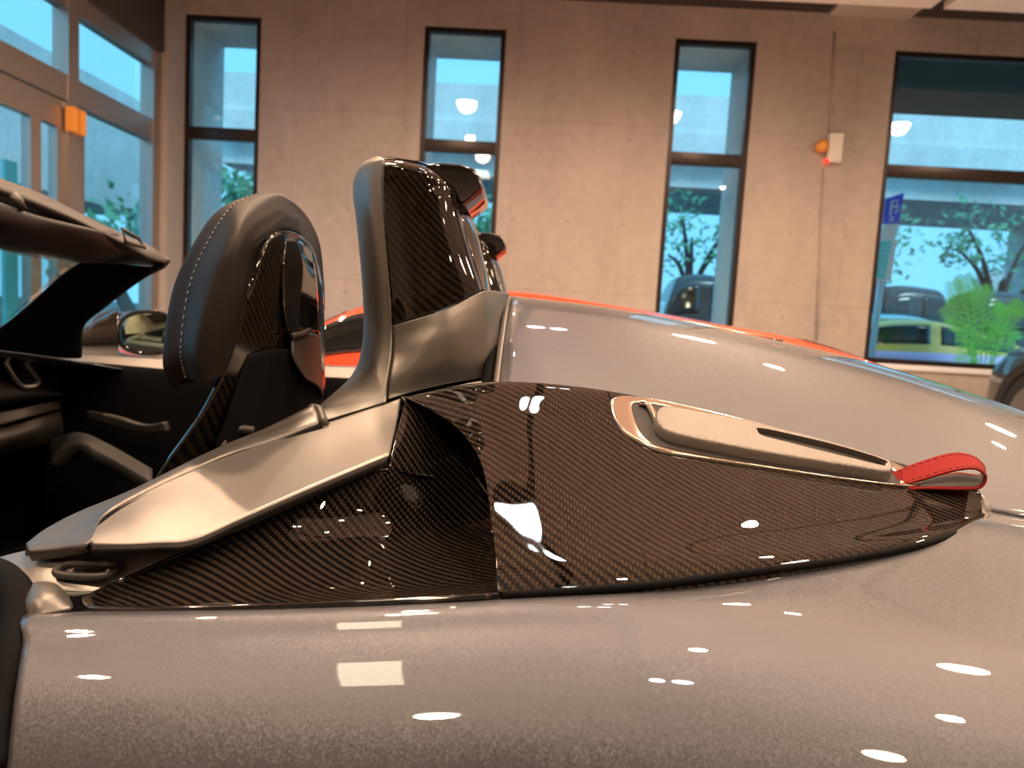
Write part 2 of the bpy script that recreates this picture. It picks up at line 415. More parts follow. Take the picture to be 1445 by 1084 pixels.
# hung ceiling panels
PZ = 4.05
xg = H(1313, 12, PZ)[0]
yfar = H(1250, 9, PZ)[1]
k = 0
panel_rows = []
for r in range(3):
    y1 = yfar-r*2.55; y0 = y1-2.47
    for (xa, xb_) in ((XL+0.3, 0.1), (0.2, xg), (xg+0.12, 6.6)):
        o = box('ceiling_panel', (xa, y0, PZ), (xb_, y1, PZ+0.07), M['panel'])
        k += 1
        vis = r == 0 and xa > 0.1
        if vis and xa < 2: lab = 'wide pinkish white hung panel at top right, left of the dark gap'
        elif vis: lab = 'pinkish white hung panel in the top right corner, right of the dark gap'
        else: lab = 'pinkish white hung ceiling panel over the cars, out of view overhead'
        tagobj(o, lab, 'ceiling panel', 'hung ceiling panels')
        panel_rows.append((xa, xb_, y0, y1))

# downlights: trim ring, glowing lens and the lamp itself
def lamp(x, y, z, power, rad=0.06, label='round warm downlight set in the ceiling over the cars'):
    t = thing('downlight', (x, y, z), label, 'downlight', 'ceiling downlights')
    V, F = lathe_geo([(rad, -0.012), (rad*1.35, -0.010), (rad*1.35, 0.0)], 24, 'z'); mesh_obj('trim_ring', V, F, M['white'], t, world=False)
    V, F = lathe_geo([(0.0005, -0.009), (rad*0.98, -0.009)], 24, 'z'); mesh_obj('lens', V, F, M['lamp'], t, world=False)
    ld = bpy.data.lights.new('lamp_light', 'SPOT'); ld.energy = power; ld.color = WARM; ld.spot_size = math.radians(168); ld.spot_blend = 0.75; ld.shadow_soft_size = rad*.95
    lo = bpy.data.objects.new('lamp_light', ld); lo.location = (0, 0, -0.02); lo.parent = t; C.objects.link(lo)
    lo.visible_glossy = True
    return t
for x, y, k_, r_ in ((-1.1, 5.5, .8, .15), (1.8, 5.5, .8, .15), (5.0, 5.5, .8, .15), (-1.1, 2.1, 1, .15), (2.4, 1.6, .6, .15), (5.2, 1.9, 1, .15),
                     (-1.1, -1.7, 1.0, .15), (1.8, -1.7, .6, .15), (5.0, -1.7, .6, .15),
                     (-1.22, 3.5, .5, .09), (1.97, 4.0, .5, .07), (2.04, -.07, .5, .08), (3.9, 3.9, .5, .06), (3.9, .3, .5, .06), (-2.7, 3.9, .5, .06), (-2.7, .3, .7, .06), (0.6, 1.2, .5, .05)):
    lamp(x, y, PZ if y > -1.0 else ZC, LAMP_W*k_, r_)
M['lamp_cool'] = emit('cool_lamp_disc', (0.85, 0.95, 1.0), 60.0)
for x, y in ((.36, 3.8), (.08, 2.66), (.33, .04)):
    t = thing('twin_spotlight', (x, y, PZ), 'cool white twin spotlight set in the ceiling over the car', 'spotlight', 'cool twin spotlights')
    box('housing', (x-.16, y-.08, PZ-.03), (x+.16, y+.08, PZ), M['white'], t, bevel=.005)
    for dx in (-.08, .08):
        V, F = lathe_geo([(0.0005, -0.034), (0.055, -0.034), (0.06, -0.03)], 20, 'z'); mesh_obj('lens', [(v[0]+dx, v[1], v[2]) for v in V], F, M['lamp_cool'], t, world=False)
t = thing('ceiling_light', (-1.24, .28, PZ), 'large square warm light panel set in the ceiling over the car', 'ceiling light')
box('frame', (-1.42, -.22, PZ-.02), (-1.06, .78, PZ), M['white'], t, bevel=.004)
box('diffuser', (-1.39, -.19, PZ-.024), (-1.09, .75, PZ-.02), emit('soft_light_panel', (1.0, .85, .62), 14.0), t)

# glazed aluminium front on the left
def left_front():
    q = lambda px, py: Q(px, py, XL)
    f = MB()
    def bar(y0, y1, z0, z1, d=0.12): f.box((XL-d/2, y0, z0), (XL+d/2, y1, z1))
    zA = q(100, 133)[2]; zTop = q(160, 48)[2]; zH = zA-0.16
    bar(1.0, YW-0.36, zTop-0.07, zTop+0.10); bar(1.0, YW-0.36, zA-0.09, zA+0.12); bar(1.0, YW-0.36, 0.0, 0.1)
    ys = []
    for px in (214, 93, 50):
        ys.append(q(px, 200)[1])
    for y in (ys[0]-0.03, ys[1], 3.9, 2.5, 1.2): bar(y-0.07, y+0.07, 0, zTop+.03, .14)
    w = f.build('window_5', M['alframe']); struct(w)
    d = MB()
    y0, y1 = q(0, 200)[1]-1.0, ys[1]-0.07
    for (a, b) in ((y0, y1),):
        d.box((XL-0.04, a, zA-0.32), (XL+0.04, b, zA-0.10)); d.box((XL-0.04, b-0.10, 0.1), (XL+0.04, b, zA-0.32)); d.box((XL-0.04, b-0.42, 0.1), (XL+0.04, b-0.30, zA-0.32))
    d.build('door_frame', M['alframe'], w)
    d = MB(); d.box((XL-0.05, ys[1]+0.10, 0.1), (XL+0.05, ys[1]+0.18, zA-0.1)); d.build('mullion', M['alframe'], w)
    box('pane', (XL-0.006, 1.0, 0.1), (XL+0.006, YW-0.36, zA-0.09), M['glass'], w)
    box('pane', (XL-0.006, 1.0, zA+0.12), (XL+0.006, YW-0.36, zTop-0.07), M['glass'], w)
    hg = box('hinge', (XL+0.06, ys[1]-0.10, zA-0.34), (XL+0.12, ys[1]-0.02, zA-0.14), M['amber'], w)
    hg2 = box('hinge', (XL+0.06, ys[1]+0.01, zA-0.34), (XL+0.12, ys[1]+0.09, zA-0.14), M['amber'], w)
    struct(box('wall_left', (XL-0.1, -6.2, 0), (XL+0.1, 1.0, ZC), M['concrete']))
    struct(box('wall_left_top', (XL-0.1, 1.0, zTop+0.1), (XL+0.1, YW, ZC), M['ceil']))
left_front()

# emergency lamp unit and conduit on the pillar between the third and the wide window
t = thing('emergency_light', P(1170, 212, YW-0.03), 'small white wall box with amber lamp and red indicator on concrete pillar', 'emergency light')
c = P(1176, 210, YW)
box('housing', (c[0]-0.075, YW-0.07, c[2]-0.15), (c[0]+0.075, YW-0.002, c[2]+0.15), M['white'], t, bevel=0.01)
c2 = P(1157, 208, YW)
V, F = lathe_geo([(0.001, -0.12), (0.05, -0.11), (0.065, -0.06), (0.06, 0.0)], 20, 'y')
mesh_obj('lamp_head', [(v[0]+c2[0], v[1]+YW-0.01, v[2]+c2[2]) for v in V], F, M['amber'], t)
c3 = P(1164, 229, YW)
V, F = lathe_geo([(0.001, -0.03), (0.02, -0.025), (0.025, 0.0)], 14, 'y')
mesh_obj('indicator_light', [(v[0]+c3[0], v[1]+YW-0.05, v[2]+c3[2]) for v in V], F, M['led'], t)
tagobj(tube('conduit', [P(1178, 44, YW-0.012), P(1174, 120, YW-0.012), P(1171, 186, YW-0.012)], 0.013, M['concrete']), 'thin vertical conduit running from the ceiling down to the white wall box', 'pipe')
tagobj(tube('conduit', [P(1162.5, 237, YW-0.012), P(1158, 340, YW-0.012), P(1152, 480, YW-0.012)], 0.013, M['concrete']), 'thin vertical conduit running down the concrete pillar below the white wall box', 'pipe')

# ================================================================== outdoors
GZ = -0.08
struct(box('ground_outside', (-60, YW+1.0, GZ-0.2), (60, 90, GZ), M['asphalt']))
struct(box('ground_outside_left', (-60, -20, GZ-0.2), (XL-0.2, YW+1.0, GZ), M['asphalt']))
# elevated road
YO = 20.0
zp1 = P(655, 118, YO)[2]; zp0 = P(655, 172, YO)[2]; zd0 = P(655, 265, YO)[2]
t = thing('elevated_road', (0, YO, GZ), 'grey concrete elevated road running past outside the windows', 'flyover')
box('parapet', (-9, YO, zp0), (40, YO+0.3, zp1), M['ext_concrete'], t)
mb = MB(); mb.box((-9, YO-0.1, P(655, 205, YO)[2]), (40, YO+6, zp0)); mb.build('deck', M['ext_concrete'], t)
mb = MB()
zd0 = P(1350, 320, YO+5)[2]
for yy in (YO+.6, YO+2.4, YO+4.2): mb.box((-9, yy, zd0), (40, yy+1.2, P(655, 205, YO)[2]))
mb.build('girder', M['ext_concrete'], t)
for xx in (-7, 17):
    box('pier', (xx-0.9, YO+3.5, GZ), (xx+0.9, YO+5.5, zd0), M['ext_concrete'], t)

# pale building behind
tagobj(box('road_ramp', (-9.6, 11.0, 2.7), (-8.3, 15.6, 5.0), M['ext_concrete']), 'grey concrete ramp wall beyond the glazed front at far left', 'ramp')
xb0, zb1 = P(1390, 395, 30)[0], P(1420, 383, 30)[2]
t = thing('building', (xb0+8, 30.3, GZ), 'low pale building beyond the parked cars at the right edge of the wide window', 'building')
box('facade', (xb0, 30, GZ), (xb0+16, 30.6, zb1), M['building'], t)
for k in range(6): box('window', (xb0+.6+k*1.5, 29.93, zb1-1.3), (xb0+1.7+k*1.5, 30.02, zb1-.45), M['darkglass'], t)

def leaf_cloud(cs, n, size, seed):
    r = random.Random(seed); V, Fc = [], []
    for _ in range(n):
        cx, cy, cz, rad = r.choice(cs)
        while True:
            d = Vector((r.uniform(-1, 1), r.uniform(-1, 1), r.uniform(-1, 1)))
            if 0.2 < d.length < 1: break
        c = Vector((cx, cy, cz))+d*rad
        u = Vector((r.uniform(-1, 1), r.uniform(-1, 1), r.uniform(-1, 1))).normalized(); w = u.orthogonal().normalized()
        s = size*r.uniform(0.6, 1.3); o = len(V)
        V += [c-u*s, c+w*s*0.45, c+u*s, c-w*s*0.45]; Fc.append((o, o+1, o+2, o+3))
    return V, Fc
def tree(x, y, h, label, seed, spread=1.6, leaves=700):
    t = thing('tree', (x, y, GZ), label, 'tree', 'street trees')
    r = random.Random(seed)
    tops = []
    mb = MB(); base = np.array([x, y, GZ]); fork = base+np.array([r.uniform(-.3, .3), 0, h*0.45])
    mb.tube(cr([base, base+np.array([0.1, 0, h*0.2]), fork], 10), np.linspace(0.16, 0.11, 10), n=8)
    for k in range(5):
        e = fork+np.array([r.uniform(-spread, spread), r.uniform(-1, 1), h*r.uniform(0.2, 0.5)])
        mb.tube(cr([fork, (fork+e)/2+np.array([0, 0, .25]), e], 8), np.linspace(0.08, 0.03, 8), n=6); tops.append((e[0], e[1], e[2], r.uniform(0.5, 0.95)))
    mb.build('trunk', M['bark'], t, smooth=True)
    V, Fc = leaf_cloud(tops, leaves, 0.12, seed); mesh_obj('crown', V, Fc, M['leaf'], t, smooth=False)
def X_at(px, py, Y): return P(px, py, Y)[0]
tree(X_at(1254, 350, 18), 18, 4.0, 'small street tree behind the parking sign outside the wide window', 3, 0.5, 220)
tree(X_at(1412, 350, 18.3), 18.3, 4.1, 'broad street tree at the right of the wide window', 5, 2.0, 600)
tree(-6.9, 12.3, 2.7, 'street tree seen through the glazed front at far left', 21, 0.35, 300)
tree(X_at(985, 380, 18.0), 18.0, 4.1, 'street tree seen through the third slit window', 8, 0.8, 260)
tree(X_at(672, 300, 18.4), 18.4, 4.1, 'street tree seen through the middle slit window', 11, 1.0)
tree(X_at(345, 300, 18.4), 18.4, 4.1, 'street tree seen through the first slit window', 12, 1.2)

# ---- cars of the background: length along local x (front at -x), width along y
def car_body(name, loc, rotz, L, Wd, prof, gh, body, label, cat='car', roof=None, clear=0.17, wheel_r=0.33, group=None, wheels=(0.19, 0.80)):
    """prof: (s, z_top of lower body) along length; gh: (s, roof z)"""
    t = thing(name, loc, label, cat, group, rotz)
    ss = np.linspace(0, 1, 41); pz = np.interp(ss, [p[0] for p in prof], [p[1] for p in prof])
    k = np.ones(5)/5; pz = np.convolve(np.pad(pz, 2, mode='edge'), k, 'valid')
    rows = []
    for s, z in zip(ss, pz):
        e = min(1, 0.80+0.2*math.sqrt(max(0, min(1, min(s, 1-s)*6))))
        w = Wd/2*e; x = (s-0.5)*L
        rows.append([(x, -w*0.94, clear), (x, -w, clear+0.22), (x, -w*0.99, z*0.72+0.03), (x, -w*0.93, z*0.97), (x, -w*0.6, z+0.015), (x, 0, z+0.03),
                     (x, w*0.6, z+0.015), (x, w*0.93, z*0.97), (x, w*0.99, z*0.72+0.03), (x, w, clear+0.22), (x, w*0.94, clear)])
    a = surf(rows, 61, 41)
    Fc = grid_faces(61, 41); Fc.append(tuple(range(41))[::-1]); Fc.append(tuple(range(60*41, 61*41)))
    mesh_obj('body', a.reshape(-1, 3), Fc, body, t, world=False)
    s0, s1 = gh[0][0], gh[-1][0]
    sg = np.linspace(s0, s1, 33); rz = cr(np.array(gh), 33); sg, rz = rz[:, 0], rz[:, 1]
    belt = np.interp(sg, ss, pz)
    rows, wr = [], []
    for s, z, b in zip(sg, rz, belt):
        x = (s-0.5)*L; w = Wd/2*0.86; z = max(z, b+0.005); hh = z-b
        ti = 0.72 + 0.14*(1-min(1, hh/0.35))
        rows.append([(x, -w, b-0.02), (x, -w*(0.5+0.5*ti/0.86), b+hh*0.5), (x, -w*ti/0.86, b+hh*0.9), (x, -w*0.4, z), (x, 0, z+0.01), (x, w*0.4, z), (x, w*ti/0.86, b+hh*0.9), (x, w*(0.5+0.5*ti/0.86), b+hh*0.5), (x, w, b-0.02)])
    a = surf(rows, 49, 33)
    mesh_obj('roof', a.reshape(-1, 3), grid_faces(49, 33), roof or body, t, world=False)
    # side windows, one mesh each, laid just outside the cabin side
    for sgn, cols in ((-1, (2, 7)), (1, (25, 30))):
        for (i0, i1) in ((4, 24), (26, 41)):
            sub = a[i0:i1, cols[0]:cols[1]+1].copy(); sub[..., 1] += sgn*0.006
            mesh_obj('side_window', sub.reshape(-1, 3), grid_faces(sub.shape[0], sub.shape[1]), M['darkglass'], t, world=False, solid=0.003)
    for (i0, i1, nm) in ((1, 7, 'windshield'), (42, 48, 'rear_window')):
        sub = a[i0:i1, 9:24].copy(); sub[..., 2] += 0.006
        mesh_obj(nm, sub.reshape(-1, 3), grid_faces(sub.shape[0], sub.shape[1]), M['darkglass'], t, world=False, solid=0.003)
    for s in wheels:
        for sgn in (-1, 1):
            x = (s-0.5)*L; y = sgn*(Wd/2-0.10)
            V, Fc = lathe_geo([(wheel_r*0.66, -0.1), (wheel_r*0.93, -0.115), (wheel_r, -0.08), (wheel_r, 0.08), (wheel_r*0.93, 0.115), (wheel_r*0.66, 0.1)], 28, 'y')
            wv = mesh_obj('wheel', [(v[0]+x, v[1]+y, v[2]+wheel_r) for v in V], Fc, M['tyre'], t, world=False)
            V, Fc = lathe_geo([(0.001, 0.125), (wheel_r*0.2, 0.13), (wheel_r*0.62, 0.115), (wheel_r*0.7, 0.112)], 28, 'y')
            mesh_obj('rim', [(v[0]+x, sgn*v[1]+y, v[2]+wheel_r) for v in V], Fc, M['rim'], wv, world=False)
    return t

# orange sports car parked behind the grey convertible
oy = 4.1
oc = car_body('sports_car', (-0.15, oy, 0), 0, 4.5, 1.85,
    [(0, .42), (.06, .58), (.22, .70), (.34, .78), (.6, .80), (.8, .86), (.93, .80), (1, .55)],
    [(.235, .76), (.333, 1.03), (.373, 1.09), (.44, 1.155), (.518, 1.18), (.62, 1.14), (.727, 1.08), (.822, 1.02), (.93, .88)], M['orange'],
    'bright orange sports car parked behind the grey convertible')
# dark SUV at the far right edge
sv = car_body('suv', (5.22, 4.72, 0), math.pi/2, 4.7, 1.95,
    [(0, .72), (.05, .95), (.22, 1.05), (.30, 1.10), (.8, 1.08), (.9, 1.06), (.97, .96), (1, .74)],
    [(.25, 1.08), (.36, 1.40), (.45, 1.50), (.6, 1.48), (.72, 1.3), (.79, 1.10)], M['green_dark'],
    'dark green grey large car at the right edge, only its rounded wheel arch showing', clear=0.25, wheel_r=0.42)
for k_, s_ in enumerate((.19, .80)):
    V, Fc = lathe_geo([(.43, -.03), (.43, .03), (.50, .035), (.52, .02), (.52, -.03)], 40, 'y')
    mesh_obj('wheel_arch', [(v[0]+(s_-.5)*4.7, v[1]+.965, v[2]+.42) for v in V], Fc, M['black'], sv, world=False)
tx = car_body('taxi', (P(1270, 470, 11.5)[0], 11.7, GZ), 0, 4.4, 1.75,
    [(0, .65), (.05, .78), (.25, .92), (.6, .95), (.9, .95), (1, .7)],
    [(.20, .92), (.35, 1.32), (.5, 1.43), (.62, 1.40), (.8, 1.18), (.97, .97)], M['lavender'],
    'pale lavender car with a yellow roof parked outside the wide window', roof=M['taxiyellow'])
pb = car_body('car', (P(1262, 450, 13.6)[0]-0.4, 13.8, GZ), 0, 4.3, 1.75,
    [(0, .65), (.05, .8), (.25, .95), (.6, .98), (.9, .98), (1, .7)],
    [(.25, .95), (.4, 1.45), (.55, 1.55), (.7, 1.5), (.85, 1.2), (.97, 1.0)], M['paleblue'],
    'pale blue car outside, its roof showing above the yellow roofed car')
for i, (px, lab) in enumerate(((1268, 'dark slate van parked under the elevated road, left of its pair'), (1392, 'dark slate van parked under the elevated road, nearer the palm'), (975, 'dark vehicle parked outside the third slit window'))):
    car_body('van', (P(px, 420, 15.5)[0], 15.75, GZ), 0, 1.75 if px > 1000 else 1.9, 1.85,
        [(0, .85), (.05, 1.0), (.2, 1.1), (.9, 1.12), (1, .9)],
        [(.15, 1.1), (.25, 1.85), (.4, 2.18), (.75, 2.2), (.93, 2.05), (.98, 1.15)], M['darkpaint'], lab, 'van', wheel_r=0.36)

# parking sign on a pole
def sign():
    Y = 10.6
    t = thing('parking_sign', (P(1240, 440, Y)[0], Y, GZ), 'blue and white parking sign over a cyan banner on a pale pole', 'sign')
    def quad(name, pts, mat, par, dy=0.0, th=0.02):
        v = [P(a, b, Y+dy) for a, b in pts]; return prism(name, v, (0, th, 0), mat, par)
    b = quad('blue_panel', [(1251, 280), (1276, 272), (1269, 315), (1246, 317)], M['signblue'], t)
    quad('white_panel', [(1246, 318), (1269, 316), (1262, 340), (1243, 339)], M['signwhite'], t)
    c = quad('banner', [(1241, 340), (1258, 340), (1249, 393), (1237, 392)], M['signcyan'], t, th=0.03)
    quad('backing', [(1241, 338), (1266, 338), (1257, 397), (1234, 397)], M['signwhite'], t, dy=0.04)
    tube('pole', [P(1243, 396, Y+0.08), P(1238, 440, Y+0.08), np.array([P(1238, 440, Y)[0]-0.01, Y+0.08, GZ])], 0.045, M['paleblue'], t)
    def stroke(lines, par, mat, r=0.012):
        mb = MB()
        for ln in lines: mb.tube([P(x, y, Y-0.012) for x, y in ln], r, n=6)
        mb.build('lettering', mat, par)
    stroke([[(1256, 304), (1259, 284), (1266, 283), (1267, 289), (1258, 293)], [(1262, 300), (1268, 297)], [(1263, 294), (1269, 292)]], b, M['signwhite'])
    stroke([[(1257, 307), (1260, 306), (1260, 311), (1256, 312), (1257, 307)]], b, M['signwhite'])
    stroke([[(1251, 345), (1254, 345)], [(1250, 350), (1253, 352)], [(1248, 358), (1252, 358)], [(1247, 364), (1251, 366)], [(1245, 372), (1249, 371)], [(1243, 380), (1246, 383), (1244, 387)]], c, M['signwhite'], 0.007)
sign()
# cyan notice beyond the glazed front at far left
b0 = Q(4, 224, XL-1.2); b1 = Q(17, 258, XL-1.2)
t = tagobj(box('notice_board', (XL-1.22, min(b0[1], b1[1]), GZ), (XL-1.18, max(b0[1], b1[1])+0.05, b0[2]), M['signcyan']), 'bright cyan notice board outside the glazed front, far left', 'notice board')

# palm outside the wide window
def palm():
    Y = 9.7
    base = P(1390, 505, Y); base[2] = GZ
    t = thing('palm_plant', tuple(base), 'bright green potted palm with arching fronds outside the wide window', 'plant')
    V, F = lathe_geo([(0.02, 0), (0.18, 0), (0.24, 0.35), (0.25, 0.38), (0.21, 0.38), (0.2, 0.3), (0.01, 0.3)], 20, 'z'); mesh_obj('pot', V, F, M['ext_concrete'], t, world=False)
    tips = [(1345, 398), (1362, 390), (1385, 405), (1442, 428), (1350, 470), (1360, 508), (1418, 432), (1335, 432), (1432, 478), (1402, 470)]
    for k, (px, py) in enumerate(tips):
        e = P(px, py, Y+rnd.uniform(-0.35, 0.35)); b = base+np.array([rnd.uniform(-.05, .05), 0, 0.33])
        top = (b+e)/2+np.array([0, 0, 0.35 if py < 440 else 0.5]); path = cr([b, top, e], 24)
        mb = MB(); mb.tube(path, np.linspace(0.012, 0.004, 24), n=5)
        for i in range(7, 24):
            tdir = path[min(i+1, 23)]-path[i-1]; tdir /= np.linalg.norm(tdir)
            side = np.cross(tdir, (0, -1, 0.2)); side /= np.linalg.norm(side)
            ln = 0.17*math.sin(math.pi*(i-4)/22)+0.04
            for sg in (-1, 1):
                p = path[i]; q = p+sg*side*ln+tdir*ln*0.8+np.array([0, 0, -0.04]); w = tdir*0.009
                o = len(mb.v); mb.v += [list(p-w), list((p+q)/2-w*1.3), list(q), list((p+q)/2+w*1.3), list(p+w)]; mb.f += [(o, o+1, o+2, o+3, o+4)]
        mb.build('frond', M['palm'], t)
palm()

# ================================================================== the grey convertible
car = thing('convertible_car', (0.1, 1.26, 0.0), 'grey metallic open sports car in the foreground with carbon side scoop and red pull strap', 'car')

# ---- rear fender: cross-sections along the car
def fender_top(x): return np.interp(x, [-.6, -.352, -.307, -.259, -.202, -.156, -.084, -.013, .04, .1, .177, .267, .35, .41, .45, .5, .6, .8, 1.1, 1.5], [.80, .8142, .8178, .8218, .8268, .8316, .8392, .8478, .8540, .859, .8624, .8607, .858, .854, .850, .846, .837, .82, .79, .74])
FX = np.array([-.352, -.31, -.263, -.2, -.12, -.05, 0, .05, .1, .18, .28, .40, .5, .6, .75, .9, 1.2, 1.5])
FZ = np.convolve(np.pad(fender_top(np.linspace(-.6, 1.5, 400)), 9, mode='edge'), np.ones(19)/19, 'valid')
rows = []
for x in FX:
    zt_ = np.interp(x, np.linspace(-.6, 1.5, 400), FZ) if x > -.3 else fender_top(x)
    R_ = np.interp(x, [-.4, 0, .35, .8], [.125, .13, .19, .24])
    dip = np.interp(x, [-.1, .06, .2, .35], [.10, .10, .03, 0]); sl_ = np.interp(x, [0, .15], [0, .15])
    row = [(x, 1.0, zt_-.05-dip), (x, .80, zt_+.02-dip), (x, .70, zt_+.2*sl_-dip*.9), (x, .60, zt_+.1*sl_-dip*.45), (x, .50, zt_)]
    t0 = math.radians(4)
    for th in (20, 35, 50, 65, 78, 88):
        a_ = math.radians(th); k_ = np.clip((-.20-x)/.15, 0, 1)
        yy, zz = .5-R_*(math.sin(a_)-math.sin(t0)), zt_-R_*(math.cos(t0)-math.cos(a_))
        row.append((x+k_*(.5-yy)*.55, yy, zz))
    yy, zz = row[-1][1:]
    row += [(row[-1][0]+k_*.03, yy-.003, zz-.12), (row[-1][0]+k_*.06, yy+.005, zz-.30)]
    rows.append(row)
patch('rear_fender', rows, M['paint'], car, nu=110, nv=100, solid=0.004, flip=True)

# ---- engine lid with its two humps
XF = P(712, 500, 1.0)[0]
XS = [XF, .12, .25, .40, .55, .72, .88, 1.05, 1.25]
crest = [1.083, 1.074, 1.058, 1.036, 1.010, .968, .915, .86, .81]
edge = [.945, .922, .905, .886, .874, .861, .850, .832, .79]
y0s = [.835, .833, .825, .77, .724, .722, .722, .725, .73]
prof = [(.835, 0), (.90, .28), (.97, .55), (1.05, .79), (1.13, .93), (1.22, 1.0), (1.34, .985), (1.46, .98), (1.6, .95), (1.68, .72)]
rows = []
for x, c_, e_, y0_ in zip(XS, crest, edge, y0s):
    rows.append([(x, y0_+(y-.835)*(1.22-y0_)/.385 if y < 1.22 else y, e_+(c_-e_)*s) for y, s in prof])
lid = patch('engine_lid', rows, M['paint'], car, nu=80, nv=80, solid=0.006, flip=False)
# turned-down front flange and rubber seals of the lid gap
front = cr([(r[0], r[1], r[2]) for r in rows[0]], 60)
tube('lid_flange', front+np.array([-.004, 0, -.004]), 0.0045, M['satin_dark'], lid, n=8)
fw = np.stack([front+np.array([-.008, 0, -.010]), front+np.array([-.010, 0, -.10])], 1)
patch('gap_filler', fw, M['deep'], lid, nu=40, nv=4, solid=0.0)
tube('lid_seal', front+np.array([-.016, 0.0, -.008]), 0.0065, M['deep'], lid, n=8)

# ---- carbon side scoop: dome
dome_rows = [
    [(574,560,.80), (640,595,.74), (683,648,.66), (702,745,.565), (711,838,.50)],
    [(640,545,.80), (690,588,.735), (727,652,.66), (743,746,.568), (752,836,.501)],
    [(715,537,.80), (748,588,.735), (775,655,.66), (787,747,.57), (797,833,.503)],
    [(858,550,.80), (880,610,.733), (895,680,.657), (905,752,.578), (915,824,.511)],
    [(1050,590,.80), (1050,648,.73), (1055,702,.656), (1057,756,.592), (1060,806,.535)],
    [(1195,630,.785), (1192,672,.727), (1192,712,.672), (1195,750,.622), (1200,787,.572)],
    [(1300,662,.76), (1298,690,.725), (1299,717,.686), (1302,742,.65), (1306,766,.615)],
    [(1352,680,.746), (1357,699,.726), (1360,717,.702), (1361,733,.68), (1361,748,.66)],
    [(1378,690,.74), (1386,702,.733), (1390,713,.722), (1390,723,.711), (1389,732,.70)]]
dome = pn(dome_rows)
inb = dome[:, :1].copy(); inb[:, 0, 1] += 0.018; inb[:, 0, 2] -= 0.012
inb2 = dome[:, :1].copy(); inb2[:, 0, 1] += 0.024; inb2[:, 0, 2] -= 0.05
skirt = dome[:, -1:].copy(); skirt[:, 0, 1] += .006; skirt[:, 0, 2] -= .03
net = np.concatenate([inb2, inb, dome, skirt], axis=1)
dome_net = net
def scoop_uv(a):
    nu, nv = a.shape[:2]; v = np.concatenate([np.zeros((nu, 1)), np.cumsum(np.linalg.norm(np.diff(a, axis=1), axis=2), axis=1)], axis=1)
    j0 = nv//2; u = a[..., 0]; return np.stack([u, v-v[:, j0:j0+1]], -1).reshape(-1, 2)
# the front lip is rolled over and turned back into the mouth
lip = net[:1].copy()
cen = net[0].mean(0)
l1 = net[:1]+(np.array([-.004, 0, 0])+(cen-net[:1])*0.012); l2 = net[:1]+(cen-net[:1])*0.045+np.array([.002, 0, 0]); l3 = net[:1]+(cen-net[:1])*0.10+np.array([.04, .004, 0]); l4 = net[:1]+(cen-net[:1])*0.28+np.array([.12, .02, 0])
net2 = np.concatenate([net[:1]+np.array([.004, 0, 0])*0, net[1:]], axis=0)
scoop = patch('side_scoop', net2, M['carbon'], car, nu=120, nv=80, uv=scoop_uv, solid=0.0, flip=True, relax=(12, 60))
scoop['label'] = 'glossy carbon fibre air scoop'
patch('scoop_lip', np.concatenate([net[:1], l1, l2]), M['carbon'], scoop, nu=10, nv=70, uv=scoop_uv, solid=0.0)
# black duct behind the mouth
duct = np.concatenate([l2, l3, l4, (l4*0+cen)+np.array([.16, .05, -.01])])
patch('duct', duct, M['deep'], scoop, nu=16, nv=70, solid=0.0)
cs_ = net[3]; cc_ = cs_.mean(0); cs_ = cc_+(cr(cs_, 50)-cc_)*.96
mesh_obj('duct_back', np.concatenate([cs_, [cc_+np.array([0, 0, -.02])]]), [(i, (i+1) % 50, 50) for i in range(50)], M['deep'], scoop, smooth=False)
# scoop base seal: thin black line where the dome meets the fender
bs = cr(dome[:, -1], 80)
tube('scoop_seal', bs+np.array([0, .002, -.002]), 0.0032, M['deep'], scoop, n=8)

# ---- tray in front of the mouth
tray_rows = [
    [(120,842,.560), (119,846,.553), (120,851,.542), (128,857,.522)],
    [(175,816,.572), (190,829,.553), (205,842,.530), (220,857,.508)],
    [(255,781,.590), (290,806,.560), (315,833,.530), (330,855,.502)],
    [(340,744,.618), (370,786,.590), (400,830,.545), (420,852,.500)],
    [(440,700,.650), (462,764,.625), (505,824,.560), (540,847,.499)],
    [(520,666,.680), (548,752,.665), (605,818,.572), (640,842,.499)],
    [(548,661,.692), (590,752,.690), (650,812,.580), (690,839,.500)],
    [(585,655,.74), (640,745,.73), (690,805,.60), (725,836,.505)],
    [(650,640,.79), (720,740,.77), (760,795,.62), (790,830,.515)]]
tray = pn(tray_rows)
tip = tray.mean(1, keepdims=True)
def tray_uv(a):
    nu, nv = a.shape[:2]; v = np.concatenate([np.zeros((nu, 1)), np.cumsum(np.linalg.norm(np.diff(a, axis=1), axis=2), axis=1)], axis=1)
    return np.stack([a[..., 0], v-v[:, -1:]], -1).reshape(-1, 2)
tr = patch('scoop_tray', tray, M['carbon_fine'], scoop, nu=110, nv=50, uv=tray_uv, solid=0.003, flip=True, relax=(10, 10))
tube('tray_edge', np.concatenate([cr(tray[:7, 0], 60)[::-1], cr(tray[0, :], 10)[1:], cr(tray[:7, -1], 60)[1:]])+np.array([0, -.0003, -.0012]), 0.0022, M['gloss_black'], tr, n=8)
# inboard wall of the mouth
iw = pn([[(574,560,.806), (548,661,.694)], [(590,562,.81), (575,668,.715)], [(640,580,.83), (660,690,.79)], [(700,600,.83), (720,740,.80)]])
patch('mouth_wall', iw, M['carbon_fine'], scoop, nu=20, nv=20, solid=0.002, flip=True)

